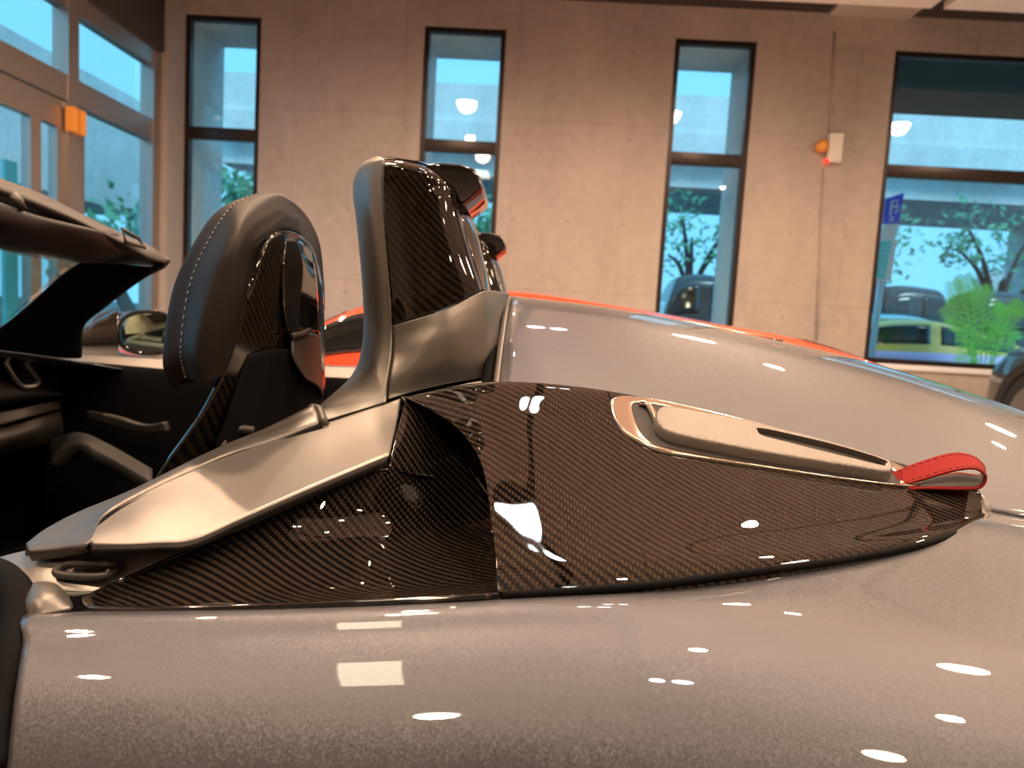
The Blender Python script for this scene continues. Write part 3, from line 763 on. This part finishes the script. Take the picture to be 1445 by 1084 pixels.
# ---- bezel, handle and strap lie on the dome
bv = bvh_of(scoop)
def on_dome(px, py, h=0.0):
    d = Vector(ray(px, py)).normalized()
    hit, n, i, dist = bv.ray_cast(Vector(CAM), d)
    if hit is None: raise RuntimeError('miss %s %s' % (px, py))
    if n.dot(d) > 0: n = -n
    nn = Vector((0.05, -0.42, 0.9)).normalized()
    return np.array(hit)+np.array(nn)*h
outer = [(861,580),(865,563),(905,562.5),(1000,582),(1120,612),(1236,645),(1272,660),(1300,676),(1290,689),(1200,680),(1090,664),(990,649),(930,638),(895,622),(872,603)]
inner = [(893,580),(897,570),(930,573),(1010,590),(1120,617),(1225,646),(1255,662),(1268,677),(1258,685),(1190,676),(1090,660),(1000,645),(945,633),(925,629),(905,612)]
Lo = np.array([on_dome(*p, 0.0) for p in outer]); Lr = np.array([on_dome(*p, 0.0025) for p in outer]); Li = np.array([on_dome(*p, 0.0) for p in inner])
nn = np.array(Vector((0.05, -0.42, 0.9)).normalized())
ring = np.stack([Lo-nn*.001, Lo+(Li-Lo)*.06+nn*.0022, Lo+(Li-Lo)*.25+nn*.0032, Lo+(Li-Lo)*.75+nn*.0026, Lo+(Li-Lo)*.97+nn*.0014, Li-nn*.002], 1)
bezel = patch('handle_bezel', ring, M['chrome'], scoop, nu=160, nv=16, cu=True, solid=0.0, flip=True)
bezel['label'] = 'polished metal bezel around the recessed handle'
fl = cr(Li+nn*.0006, 120, True); cc = fl.mean(0)
mesh_obj('recess_floor', np.concatenate([fl, [cc]]), [(i, (i+1) % 120, 120) for i in range(120)], M['black'], bezel, solid=0.0)
# bright stepped inner tongue at the front of the recess
tg = [on_dome(*p, h) for p, h in (((902,572), .003), ((912,575), .004), ((922,590), .004), ((930,612), .003))]
tube('recess_step', tg, 0.0035, M['chrome'], bezel, n=10, smooth_n=20)

hb = [(922,606),(924,592),(935,585),(958,588),(1040,604),(1150,630),(1236,656),(1254,666),(1254,678),(1238,679),(1200,673),(1130,662),(1060,650),(990,636),(947,626),(931,618)]
bot = np.array([on_dome(*p, 0.001) for p in hb]); cc = bot.mean(0)
bot = cr(bot, 140, True)
inw = np.roll(bot, 1, 0)-np.roll(bot, -1, 0); inw = np.cross(inw, nn); inw /= np.linalg.norm(inw, axis=1)[:, None]
if ((cc-bot)*inw).sum() < 0: inw = -inw
lay = [(0, 0), (0.0003, .006), (.0010, .0095), (.0024, .0112), (.0042, .0120), (.0065, .0122)]
Vh = np.concatenate([bot+inw*a+nn*b for a, b in lay]); nb = len(bot); Fh = []
for k in range(len(lay)-1):
    for i in range(nb): Fh.append((k*nb+i, k*nb+(i+1) % nb, (k+1)*nb+(i+1) % nb, (k+1)*nb+i))
Fh.append(tuple(range(nb))[::-1])
topl = Vh[-nb:]
sl = [(1068,606),(1072,604),(1100,609),(1180,628),(1246,648),(1249,655),(1243,656),(1175,640),(1100,621),(1075,614)]
pc = topl.mean(0)
def on_top(px, py):
    d = ray(px, py); return CAM+d*(((pc-CAM)@nt)/(d@nt))
_, _, vv = np.linalg.svd(topl-pc); nt = vv[2]
st = cr(np.array([on_top(*p) for p in sl]), 80, True)
# shift the slot rim onto the gently curved top along its normal
st = st+nn*np.interp(st[:, 0], topl[:, 0][np.argsort(topl[:, 0])], (((topl-st.mean(0))@nt)/(nn@nt))[np.argsort(topl[:, 0])])[:, None]*0
Vs = np.concatenate([st, st-nn*.006]); o_ = len(Vh)
bmh = bmesh.new(); allv = [bmh.verts.new(tuple(v)) for v in np.concatenate([Vh, Vs])]
for f in Fh: bmh.faces.new([allv[i] for i in f])
for i in range(80): bmh.faces.new([allv[o_+i], allv[o_+80+i], allv[o_+80+(i+1) % 80], allv[o_+(i+1) % 80]])
bmh.faces.new([allv[o_+80+i] for i in range(80)])
t0_ = (len(lay)-1)*nb
bmh.edges.ensure_lookup_table()
es = [bmh.edges.get((allv[t0_+i], allv[t0_+(i+1) % nb])) for i in range(nb)]+[bmh.edges.get((allv[o_+i], allv[o_+(i+1) % 80])) for i in range(80)]
bmesh.ops.triangle_fill(bmh, use_beauty=True, use_dissolve=False, edges=es)
bmesh.ops.recalc_face_normals(bmh, faces=bmh.faces[:])
off_ = Vector(car.location)
for v in bmh.verts: v.co -= off_
me2 = bpy.data.meshes.new('handle'); bmh.to_mesh(me2); bmh.free()
for p in me2.polygons: p.use_smooth = True
me2.materials.append(M['handle'])
handle = link(bpy.data.objects.new('handle', me2), scoop)
handle['label'] = 'grey handle with a long black slot'
handle.modifiers.new('split', 'EDGE_SPLIT').split_angle = math.radians(50)
slc = st.mean(0)
mesh_obj('handle_slot', np.concatenate([st-nn*.0055, [slc-nn*.0055]]), [(i, (i+1) % 80, 80) for i in range(80)], M['black'], handle)

far = [(1258,668,.745),(1300,652,.745),(1345,640,.745),(1374,645,.745),(1388,659,.745),(1382,671,.745),(1350,668,.745),(1310,675,.745),(1275,684,.745)]
near = [(1258,690,.728),(1300,678,.722),(1345,665,.718),(1376,662,.717),(1391,674,.717),(1382,689,.717),(1350,691,.717),(1310,690,.718),(1275,691,.723)]
fa, na = cr([P(*p) for p in far], 70), cr([P(*p) for p in near], 70)
sn = np.stack([fa+(na-fa)*t for t in (0, .08, .5, .92, 1)], 1)
strap = patch('pull_strap', sn, M['red'], scoop, nu=70, nv=9, solid=0.0022, offset=0.0)
strap['label'] = 'red fabric loop strap'
# grey woven lining inside the loop
tdir = np.gradient(fa, axis=0); wd = na-fa; ln = np.cross(tdir, wd); ln /= np.linalg.norm(ln, axis=1)[:, None]
ctr = fa[20:60].mean(0)
if ((ctr-fa)*ln).sum() < 0: ln = -ln
pin = np.stack([(fa+(na-fa)*t+ln*.0016)[14:64] for t in (.12, .5, .88)], 1)
patch('strap_lining', pin, M['grey_web'], strap, nu=50, nv=7, solid=0.0)
mb = MB()
for t in (.12, .88):
    ln_pts = (fa+(na-fa)*t-ln*.0014)
    for i in range(2, 44, 2): mb.tube([ln_pts[i], ln_pts[i+1]], 0.00035, n=5)
for i in range(1, 7): 
    a_, b_ = fa[3]+(na[3]-fa[3])*(i-.4)/7, fa[3]+(na[3]-fa[3])*(i+.2)/7; mb.tube([a_-ln[3]*.0014, b_-ln[3]*.0014], .0004, n=5)
mb.build('stitching', M['dark_thread'], strap, smooth=True)
# clear protective film tab at the tip of the scoop
M['film'] = glass('clear_film', (0.93, 0.9, 0.88), 0.3)
ft = pn([[(1380,698,.738), (1386,733,.698)], [(1391,702,.738), (1392,732,.70)], [(1398,712,.73), (1397,729,.71)]]); ft[:, :, 2] += .0005
patch('film_tab', ft, M['film'], scoop, nu=12, nv=10, solid=0.0005)

# ---- rear deck panel (soft-top cover), its black trim and the cockpit rim
up = [(130,762,.56),(140,738,.60),(165,712,.635),(205,692,.66),(300,652,.72),(400,617,.775),(500,584,.832),(565,562.5,.868)]
md = [(130,764,.558),(165,745,.585),(205,724,.61),(255,712,.625),(320,690,.655),(415,650,.705),(515,615,.76),(560,597,.80)]
lo = [(131,766,.555),(170,767,.556),(225,765,.56),(271,761,.565),(335,733,.592),(432,690,.633),(512,656,.672),(548,641,.694)]
U_, L_, M_ = pn([up])[0], pn([lo])[0], pn([md])[0]
deck = patch('deck_panel', np.stack([U_, M_, L_], 1), M['satin'], car, nu=110, nv=30, solid=0.004, flip=True)
dk2 = pn([[(565,562.5,.868), (575,562,.845), (574,572,.825)], [(640,545,.90), (640,550,.885), (640,556,.87)], [(704,533,.93), (704,538,.918), (704,545,.905)]])
patch('deck_extension', dk2, M['satin'], deck, nu=24, nv=8, solid=0.003, flip=True)
lo2 = [(131,784,.553),(170,782,.554),(225,779,.558),(273,775,.562),(335,748,.589),(432,706,.630),(512,672,.668),(547,657,.689)]
L2 = pn([lo2])[0]
patch('deck_trim', np.stack([L_+np.array([0,-.001,-.0015]), (L_+L2)/2+np.array([0, -.003, 0]), L2], 1), M['trimblack'], deck, nu=90, nv=10, solid=0.003, flip=True)
cr_in = [(36,774,.60),(60,752,.63),(110,725,.67),(200,690,.70),(300,640,.76),(380,605,.80),(440,574,.84)]
cr_lo = [(40,778,.578),(90,771,.574),(128,760,.572),(160,717,.622),(300,649,.724),(380,622,.765),(452,595,.80)]
A_, B_ = pn([cr_in])[0], pn([cr_lo])[0]
A2 = A_+np.array([-.01, .012, -.05])
md_ = (A_+B_)/2; md_[:, 2] += .004
rim = patch('cockpit_rim', np.stack([A2, A_, md_, B_, B_+np.array([0, .004, -.01])], 1), M['satin_dark'], car, nu=80, nv=30, solid=0.003, flip=True)
tube('rim_gap_line', cr(B_[2:], 60)+np.array([.003, -.004, -.006]), 0.004, M['deep'], rim, n=8)  # black tube stands in for the dark gap between rim and deck
# the small joint between rim and hoop
jp = [P(440, 576, .845), P(450, 580, .83), P(457, 598, .80)]
tube('rim_joint', jp, 0.006, M['trimgrey'], rim, n=8, smooth_n=12)
# gap line under the tower cowl: dark filler below the deck surfaces
cb = cr(pn([[(440,602,.83), (547,566,.868), (591,555,.88), (640,544,.90), (682,537,.925), (704,534,.955), (712,520,1.0)]])[0], 40)
patch('deck_gap_wall', np.stack([cb+np.array([0, .022, .012]), cb+np.array([0, .022, -.12])], 1), M['deep'], deck, nu=40, nv=4, solid=0.0)
fillr = [[(440,600,.83),(450,612,.79)], [(560,570,.885),(560,580,.85)], [(640,550,.925),(640,560,.89)], [(712,540,.96),(712,548,.92)]]
fn = pn(fillr); patch('deck_gap_filler', fn, M['deep'], deck, nu=30, nv=4, solid=0.0)

# ---- door shut: shelf with belt guide, end caps and weather seal
sh = pn([[(-20,806,.63), (0,791,.62), (62,777,.61), (130,772,.60), (205,782,.60), (272,779,.60)],
         [(-20,825,.59), (0,806,.59), (50,800,.585), (110,795,.585), (190,790,.590), (268,781,.597)],
         [(-20,850,.56), (0,830,.56), (45,826,.565), (90,833,.565), (142,829,.572), (203,803,.587)],
         [(-20,872,.54), (0,850,.55), (50,842,.555), (95,842,.558), (135,838,.568), (195,810,.585)]])
shelf = patch('door_shut_shelf', sh, M['satin'], car, nu=30, nv=50, solid=0.003, flip=True)
bgp = [(82,815,.568),(84,806,.574),(104,801,.580),(160,801,.580),(166,805,.577),(150,817,.568),(120,819,.567)]
tube('belt_guide', [P(*p)+np.array([0, 0, .003]) for p in bgp], 0.0034, M['trimgrey'], shelf, n=10, closed=True, smooth_n=50)
g = [P(*p)+np.array([0, 0, .0012]) for p in [(98,814,.570),(106,805,.577),(152,805,.577),(144,814,.570)]]
mesh_obj('guide_slot', g, [(0, 1, 2, 3)], M['deep'], shelf, smooth=False, solid=0.0008)
capn = pn([[(36,868,.50), (50,872,.497), (75,868,.50), (100,862,.507)], [(34,850,.515), (52,848,.505), (76,846,.51), (99,860,.512)], [(36,833,.535), (52,830,.53), (76,832,.53), (92,845,.53)], [(42,828,.55), (56,826,.55), (74,828,.55), (86,838,.545)]])
patch('pillar_cap', capn, M['satin_dark'], shelf, nu=20, nv=20, solid=0.003)
tube('weather_seal', [P(-40, 800, .60), P(0, 815, .56), P(22, 838, .53), P(28, 875, .505), P(18, 930, .47), P(2, 1000, .44), P(-10, 1090, .41)], 0.014, M['deep'], car, n=14, smooth_n=50, sx=0.9)
# dark door shut face left of the fender
dj = pn([[(-80,840,.62), (45,862,.52), (46,868,.50)], [(-80,960,.52), (30,960,.46), (31,961,.446)], [(-80,1110,.47), (12,1100,.42), (14,1100,.405)]])
dj[:, 1] += np.array([-.012, 0, 0]); dj[:, 2] += np.array([-.010, 0.01, 0])
patch('door_shut_face', dj, M['deep'], car, nu=20, nv=14, solid=0.002)

# ---- roll bar fairing behind the near seat, repeated behind the far seat
hoop_rows = [
    [(527,222,1.10), (532,221,1.02), (538,222,.96), (543,225,.93)],
    [(512,230,1.10), (516,229,1.00), (527,226,.95), (541,227,.925)],
    [(501,248,1.10), (505,246,1.00), (518,244,.945), (540,244,.922)],
    [(498,272,1.08), (502,270,1.00), (517,270,.94), (539.5,268,.921)],
    [(504,325,1.06), (508,324,1.00), (522,322,.93), (543,322,.918)],
    [(512,420,1.04), (516,420,.98), (530,420,.92), (551,420,.905)],
    [(511,485,1.02), (515,482,.97), (531,478,.91), (553,470,.898)],
    [(496,530,1.00), (503,527,.95), (522,520,.895), (551,512,.883)],
    [(448,574,.88), (470,566,.87), (510,553,.87), (547,545,.869)],
    [(450,580,.855), (472,576,.855), (512,566,.857), (546,557,.862)],
    [(456,593,.82), (475,588,.835), (513,577,.845), (545,567,.855)]]
hoop = patch('roll_bar_fairing', pn(hoop_rows), M['satin_hoop'], car, nu=90, nv=24, solid=0.003, flip=False)
cn = pn([
    [(543,225,1.02), (572,227,1.02), (606,236,1.02), (632,255,1.02), (642,268,1.03)],
    [(541.5,227,.935), (571,230,.93), (609,241,.935), (636,261,.955), (645,272,1.00)],
    [(540.5,250,.921), (573,255,.916), (612,265,.92), (640,280,.945), (649,290,.99)],
    [(541,290,.918), (577,295,.91), (618,302,.914), (646,312,.942), (655,318,.99)],
    [(546,360,.912), (586,362,.902), (630,362,.906), (660,362,.935), (667,364,.985)],
    [(551,420,.905), (590,415,.894), (634,405,.90), (669,394,.93), (676,392,.98)],
    [(553,458,.90), (590,447,.888), (635,432,.895), (674,412,.928), (681,408,.975)]])
def panel_uv(a): 
    w = arc_uv(a).reshape(a.shape[0], a.shape[1], 2); return w[..., ::-1].reshape(-1, 2)
patch('carbon_panel', cn, M['carbon_dim'], hoop, nu=80, nv=50, uv=panel_uv, solid=0.0025, flip=False)['label'] = 'glossy carbon fibre panel'
cw = pn([
    [(554,460,.898), (591,449,.886), (636,434,.893), (675,414,.926), (690,410,.98), (716,414,1.09), (719,416,1.16)],
    [(555,478,.893), (592,466,.882), (638,450,.888), (677,432,.922), (693,432,.96), (706,430,1.02), (715,425,1.10)],
    [(554,500,.884), (592,488,.874), (640,474,.884), (680,460,.92), (694,457,.95), (702,455,.98), (706,452,1.02)],
    [(550,530,.866), (592,518,.868), (640,506,.884), (681,497,.918), (693,495,.936), (699,494,.952), (703,493,.97)],
    [(548,556,.860), (591,542,.870), (640,531,.888), (681,524,.917), (691,522,.928), (697,522,.94), (701,522,.95)],
    [(547,563,.856), (591,551,.870), (640,540,.890), (682,533,.916), (692,531,.925), (698,530,.936), (702,530,.945)]])
patch('fairing_cowl', cw, M['satin_hoop'], hoop, nu=60, nv=60, solid=0.003, flip=False)
# rear edge and black rear cap of the fairing
rp = pn([[(642,270,1.00), (652,282,1.06), (655,284,1.12)], [(652,310,.99), (668,318,1.05), (670,318,1.11)], [(666,360,.985), (681,365,1.04), (683,366,1.10)], [(681,409,.975), (691,413,1.02), (693,413,1.07)]])
patch('rear_pillar', rp, M['gloss_black'], hoop, nu=30, nv=14, solid=0.003)
top_ = pn([[(543,225,1.02), (572,227,1.02), (606,236,1.02), (632,255,1.02)], [(543,223,1.12), (572,226,1.12), (606,234,1.12), (632,250,1.12)], [(540,240,1.2), (572,240,1.2), (606,246,1.2), (632,262,1.2)]])
patch('top_cover', top_, M['carbon'], hoop, nu=14, nv=20, solid=0.002)
cap_o = [(598,231),(622,229),(650,231),(668,237),(677,249),(680,265),(676,271),(655,288),(645,286),(638,272)]
prism('rear_cap', [P(x, y, .965) for x, y in cap_o], (0, .15, 0), M['gloss_black'], hoop, bevel=0.006)
led_ = [P(x, y, .96) for x, y in [(681,262),(680,273),(656,291),(652,288),(675,269)]]
prism('lens_strip', led_, (0, .13, 0), M['redlens'], hoop, bevel=0.001)
hoop2 = hoop.copy(); C.objects.link(hoop2); hoop2.parent = car; hoop2.location = (0.005, 0.74, -0.005)
for ch in list(hoop.children):
    c_ = ch.copy(); C.objects.link(c_); c_.parent = hoop2
hoop2['label'] = 'far fairing half hidden behind the near one'
hoop['label'] = 'tall satin and carbon fairing behind the near seat'

# ---- near seat: carbon shell, leather head pad, stitching
shell_rows = [
    [(366,342,.865), (384,330,.868), (400,325,.90), (416,328,.95), (432,338,1.0), (444,352,1.03)],
    [(357,362,.835), (376,350,.84), (400,342,.89), (420,344,.95), (440,356,1.005), (451,382,1.045)],
    [(347,420,.805), (364,413,.825), (396,410,.885), (420,410,.945), (446,416,1.01), (457,425,1.055)],
    [(326,505,.79), (346,500,.815), (390,500,.885), (420,500,.955), (448,505,1.015), (458.5,510,1.055)],
    [(287,585,.78), (318,578,.805), (380,580,.88), (420,580,.95), (448,580,1.01), (459.5,580,1.05)],
    [(222,674,.77), (291,648,.80), (370,640,.87), (420,640,.94), (448,640,1.0), (460,640,1.045)],
    [(190,740,.76), (270,720,.80), (360,710,.87), (415,710,.94), (448,710,1.0), (460,710,1.045)]]
seat = patch('seat', pn(shell_rows), M['carbon_dim'], car, nu=80, nv=60, uv=panel_uv, solid=0.006, flip=False)
seat['label'] = 'carbon backed bucket seat with black leather head pad'
# smooth raised centre of the shell back
bul = pn([[(404,338,.90), (422,340,.94), (438,352,.985)], [(400,375,.885), (424,372,.93), (446,384,.99)], [(402,430,.885), (426,428,.935), (450,432,1.0)], [(408,470,.90), (428,470,.94), (452,472,1.01)]])
patch('shell_back_bulge', bul, M['gloss_black'], seat, nu=24, nv=20, solid=0.004)
sb_ = pn([[(352,500,.825), (400,492,.885), (440,500,.98), (457,520,1.04)], [(326,580,.805), (380,580,.87), (430,585,.96), (458,590,1.04)], [(300,660,.795), (370,650,.855), (430,650,.95), (459,650,1.03)]]); sb_[:, :, 1] -= .006
patch('lower_back_shade', sb_, M['deep'], seat, nu=24, nv=24, solid=0.002)  # black sheet putting the cockpit's shade over the shell's lower back
tube('belt_slot', [P(412, 474, .90), P(424, 472, .92), P(437, 466, .945)], 0.004, M['trimgrey'], seat, n=8, smooth_n=14)
lb = pn([[(412,478,.905), (438,470,.95), (452,474,1.0)], [(415,505,.90), (440,508,.96), (454,520,1.02)], [(432,535,.93), (448,545,.98), (457,560,1.03)]])
patch('shell_lower_pad', lb, M['trimgrey'], seat, nu=16, nv=14, solid=0.003)
padA = [(262,533,.82),(256,490,.81),(269,400,.83),(299,332,.85),(335,286,.90),(385,273,1.0),(425,296,1.09),(449,340,1.13),(456,400,1.15),(457,440,1.15)]
padB = [(282,540,.765),(278,490,.757),(300,400,.775),(326,340,.795),(350,300,.85),(388,281,.96),(420,302,1.05),(446,343,1.09),(454,400,1.11),(456,440,1.11)]
padC = [(310,532,.775),(322,490,.778),(343,405,.793),(353,350,.815),(371,325,.86),(398,314,.93),(424,325,1.0),(443,354,1.045),(452,405,1.07),(455,440,1.07)]
padD = [(320,528,.80),(332,490,.80),(351,410,.815),(363,355,.838),(380,333,.87),(402,323,.93),(425,332,.99),(441,360,1.03),(450,405,1.055),(454,440,1.06)]
pA, pB, pC, pD = [pn([p])[0] for p in (padA, padB, padC, padD)]
pZ = pA+np.array([-.035, .03, -.01]); cz = pZ.mean(0); pY = pZ*0.4+cz*0.6
pad = patch('head_pad', np.stack([pY, pZ, pA, pB, pC, pD], 1), M['leather'], seat, nu=80, nv=50, solid=0.0, flip=False)
# closing face at the lower end of the pad
end = np.stack([pY, pZ, pA, pB, pC, pD], 1)[0]; ce = cr(end, 24)
mesh_obj('pad_end', np.concatenate([ce, [ce.mean(0)+np.array([0, 0, -.012])]]), [(i, (i+1) % 24, 24) for i in range(24)], M['leather'], pad)
seam = cr(pA*0.97+pB*0.03, 150); mb = MB()
sd = (pA*0.97+pB*0.03)-(pC+pD)/2; sd = cr(sd/np.linalg.norm(sd, axis=1)[:, None], 150)
for i in range(0, 100, 2): mb.tube([seam[i]+sd[i]*.0015, seam[i+1]+sd[i+1]*.0015], 0.0009, n=5)
mb.build('stitching', M['thread'], pad, smooth=True)
# strap loop beside the shell
tube('seat_lever', [P(312, 632, .80), P(318, 612, .81), P(332, 606, .82), P(358, 608, .83)], 0.006, M['dash'], seat, n=8, smooth_n=20)

# ---- cockpit: far door, mirror, dash, console
dr = pn([[(60,498,2.14), (110,500,2.11), (260,508,2.10), (420,515,2.10), (560,520,2.10)], [(60,512,2.05), (110,514,2.04), (260,525,2.04), (420,532,2.04), (560,538,2.04)],
         [(60,530,2.02), (110,532,2.01), (260,545,2.01), (420,552,2.01), (560,558,2.01)], [(60,760,2.00), (110,760,1.99), (260,760,1.99), (420,760,1.99), (560,760,1.99)]])
door = patch('far_door', dr[:2], M['satin_dark'], car, nu=12, nv=50, solid=0.004)
patch('door_panel', dr[1:], M['deep'], door, nu=20, nv=50, solid=0.004)
patch('door_skin', np.stack([dr[0], dr[0]+np.array([0, .05, -.06]), dr[0]+np.array([0, .08, -.5])]), M['paint'], door, nu=16, nv=40, solid=0.003)
patch('door_pull', pn([[(120,580,1.93), (160,588,1.92), (200,600,1.90), (232,596,1.90)], [(120,588,1.93), (160,602,1.92), (200,611,1.90), (236,609,1.90)]]), M['dash'], door, nu=6, nv=20, solid=0.02)
patch('arm_rest', pn([[(70,620,1.8), (110,610,1.8), (150,625,1.75), (215,662,1.6)], [(70,655,1.7), (110,628,1.7), (150,645,1.65), (215,682,1.5)]]), M['black'], door, nu=8, nv=24, solid=0.03)
tub = MB(); tub.box((-2.2, .50, .26), (.1, 2.1, .30)); tub.box((-.06, .70, .3), (-.02, 2.05, .80)); tub.box((-2.2, .46, .26), (-.42, .50, .72)); tub.box((-2.0, .5, .3), (-1.95, 2.1, .85)); tub.box((-2.2, 2.07, .26), (.1, 2.12, .84))
tub.build('cockpit_tub', M['deep'], car)
dn = pn([[(-60,488,1.75), (0,498,1.85), (40,503,1.95), (70,520,2.0), (84,540,2.02)], [(-60,520,1.62), (0,525,1.75), (40,535,1.85), (70,545,1.95), (88,552,2.0)],
         [(-60,560,1.58), (0,560,1.70), (40,556,1.80), (70,556,1.9), (87,558,1.98)], [(-60,575,1.62), (0,572,1.74), (40,566,1.84), (70,562,1.93), (86,562,2.0)]])
dash = patch('dashboard', dn, M['dash'], car, nu=30, nv=40, solid=0.01)
patch('dash_trim', pn([[(-60,592,1.6), (0,582,1.72), (50,572,1.82), (84,566,1.95)], [(-60,612,1.59), (0,600,1.71), (50,586,1.81), (85,577,1.95)]]), M['trimgrey'], dash, nu=6, nv=20, solid=0.01)
patch('glove_box', pn([[(-60,608,1.62), (0,602,1.74), (50,590,1.84), (86,580,1.97)], [(-60,640,1.60), (0,625,1.72), (50,610,1.82), (90,600,1.96)], [(-60,660,1.66), (0,646,1.78), (50,632,1.88), (86,622,2.0)]]), M['dash'], dash, nu=14, nv=24, solid=0.01)
vo = [(8,505,1.80),(14,502,1.80),(27,506,1.82),(41,520,1.85),(53,535,1.88),(53,541,1.88),(47,545,1.86),(32,545,1.84),(22,536,1.82),(10,517,1.80)]
tube('air_vent', [P(x, y, d-.06) for x, y, d in vo], 0.0065, M['alu'], dash, n=10, closed=True, smooth_n=60)
vp_ = cr([P(x, y, d-.05) for x, y, d in vo], 40, True)
mesh_obj('vent_back', np.concatenate([vp_, [vp_.mean(0)]]), [(i, (i+1) % 40, 40) for i in range(40)], M['deep'], dash)
mb = MB()
for k in range(4): mb.tube([P(15+k*4, 511+k*8, 1.745+k*.01), P(36+k*4.5, 515+k*8, 1.76+k*.01)], .0025, n=6)
mb.build('vent_slats', M['trimgrey'], dash)
# windshield header, visor, pillar, glass
XH = -0.95
def hd(px, py, dx=0.0): return Q(px, py, XH+dx)
hn = np.array([[hd(-90,214,-.03), hd(0,251,-.02), hd(60,274), hd(120,304,.01), hd(180,333,.03), hd(212,347,.05), hd(236,366,.07)],
               [hd(-90,222,.01), hd(0,258,.02), hd(60,282,.04), hd(120,311,.05), hd(178,339,.07), hd(208,354,.08), hd(236,368,.08)],
               [hd(-90,240,.02), hd(0,272,.03), hd(60,294,.05), hd(118,318,.06), hd(172,345,.08), hd(204,362,.09), hd(234,372,.08)],
               [hd(-90,262,-.02), hd(0,290,-.01), hd(58,312,.01), hd(114,335,.02), hd(165,358,.04), hd(200,368,.05), hd(226,375,.06)],
               [hd(-90,315,-.16), hd(0,350,-.13), hd(55,360,-.11), hd(110,371,-.08), hd(160,373,-.04), hd(195,374,0), hd(222,377,.03)]])
header = patch('windshield_header', hn, M['dash'], car, nu=40, nv=60, solid=0.004)
vn = np.array([[hd(-60,262,.03), hd(36,298,.03), hd(100,314,.04), hd(160,326,.05), hd(168,332,.05)], [hd(-60,266,.06), hd(36,302,.06), hd(100,319,.07), hd(160,332,.07), hd(172,340,.06)],
               [hd(-60,300,.05), hd(30,325,.05), hd(95,338,.05), hd(155,352,.06), hd(176,356,.06)], [hd(-60,338,-.02), hd(20,350,-.02), hd(95,360,0), hd(150,366,.02), hd(176,362,.04)]])
patch('sun_visor', vn, M['black'], header, nu=24, nv=40, solid=0.006)
tube('visor_clip', [hd(20,276,.05), hd(27,284,.06), hd(32,296,.06)], 0.008, M['trimgrey'], header, n=8)
tube('latch_receiver', [hd(172,323,.085), hd(196,337,.09), hd(204,350,.09), hd(177,341,.085)], 0.004, M['trimgrey'], header, n=8, closed=True)
an = np.array([[hd(238,367,.08), hd(222,378,.07), hd(168,372,-.02), hd(112,371,-.07)], [hd(205,386,.02), hd(188,396,.02), hd(140,392,-.08), hd(84,390,-.12)],
               [hd(150,428,-.12), hd(140,432,-.12), hd(80,430,-.20), hd(40,430,-.24)], [hd(116,456,-.2), hd(108,462,-.2), hd(40,465,-.3), hd(0,462,-.34)],
               [hd(112,500,-.22), hd(104,505,-.22), hd(30,500,-.34), hd(-60,500,-.45)]])
patch('windshield_pillar', an, M['deep'], header, nu=40, nv=20, solid=0.006)
tube('pillar_bead', cr(an[:4, 0], 30), 0.006, M['gloss_black'], header, n=8)
wg = np.array([[hd(-90,318,-.16), hd(0,350,-.13), hd(112,371,-.07)], [hd(-90,400,-.28), hd(0,405,-.24), hd(60,410,-.2)], [hd(-90,500,-.45), hd(-40,490,-.42), hd(0,462,-.34)]])
patch('windshield', wg, M['glass_clear'], header, nu=12, nv=12, solid=0.004)
# far door mirror
mn = []
for px, tops in ((112, (462, 480, 500)), (130, (448, 476, 501)), (152, (440, 474, 502)), (168, (437, 473, 502))):
    mn.append([P(px, tops[0]+6, 2.36), P(px, tops[0], 2.28), P(px, (tops[0]+tops[1])/2-2, 2.20), P(px, tops[1], 2.18), P(px, (tops[1]+tops[2])/2, 2.19), P(px, tops[2], 2.24)])
mir = patch('door_mirror', mn, M['carbon'], door, nu=30, nv=24, solid=0.004)
def oval(cx, cy, rx, ry, y, n=40, ex=2.4):
    o = []
    for i in range(n):
        t = 2*math.pi*i/n; c_, s_ = math.cos(t), math.sin(t)
        o.append(P(cx+rx*abs(c_)**(2/ex)*(1 if c_ >= 0 else -1), cy+ry*abs(s_)**(2/ex)*(1 if s_ >= 0 else -1)+0.03*rx*c_, y))
    return np.array(o)
o0 = oval(208, 470, 47, 33, 2.21); o1 = oval(209, 470, 44, 31, 2.185); o2 = oval(210, 470, 40, 28, 2.19); ob = oval(190, 470, 40, 31, 2.34)
Vm = np.concatenate([ob, o0, o1, o2]); mesh_obj('mirror_housing', Vm, grid_faces(4, 40, False, True), M['gloss_black'], mir)
og = [o2+np.array([0, .003, 0])]; cg = o2.mean(0)
rings = [cg+(o2-cg)*s+np.array([-.012*(1-s*s), -.016*(1-s*s)+.002, 0]) for s in (1, .8, .6, .4, .2, .02)]
mesh_obj('mirror_glass', np.concatenate(rings), grid_faces(6, 40, False, True), M['mirror'], mir)
# rest of the car that closes the shape: front body and tail, far side
hoodn = [[(-1.15, .5, .80), (-1.15, .9, .90), (-1.15, 1.26, .93), (-1.15, 1.6, .90), (-1.15, 2.1, .82)], [(-1.7, .48, .76), (-1.7, .9, .82), (-1.7, 1.26, .84), (-1.7, 1.6, .82), (-1.7, 2.08, .76)], [(-2.3, .55, .62), (-2.3, .9, .66), (-2.3, 1.26, .67), (-2.3, 1.6, .66), (-2.3, 2.0, .62)]]
patch('front_hood', hoodn, M['paint'], car, nu=20, nv=30, solid=0.004)
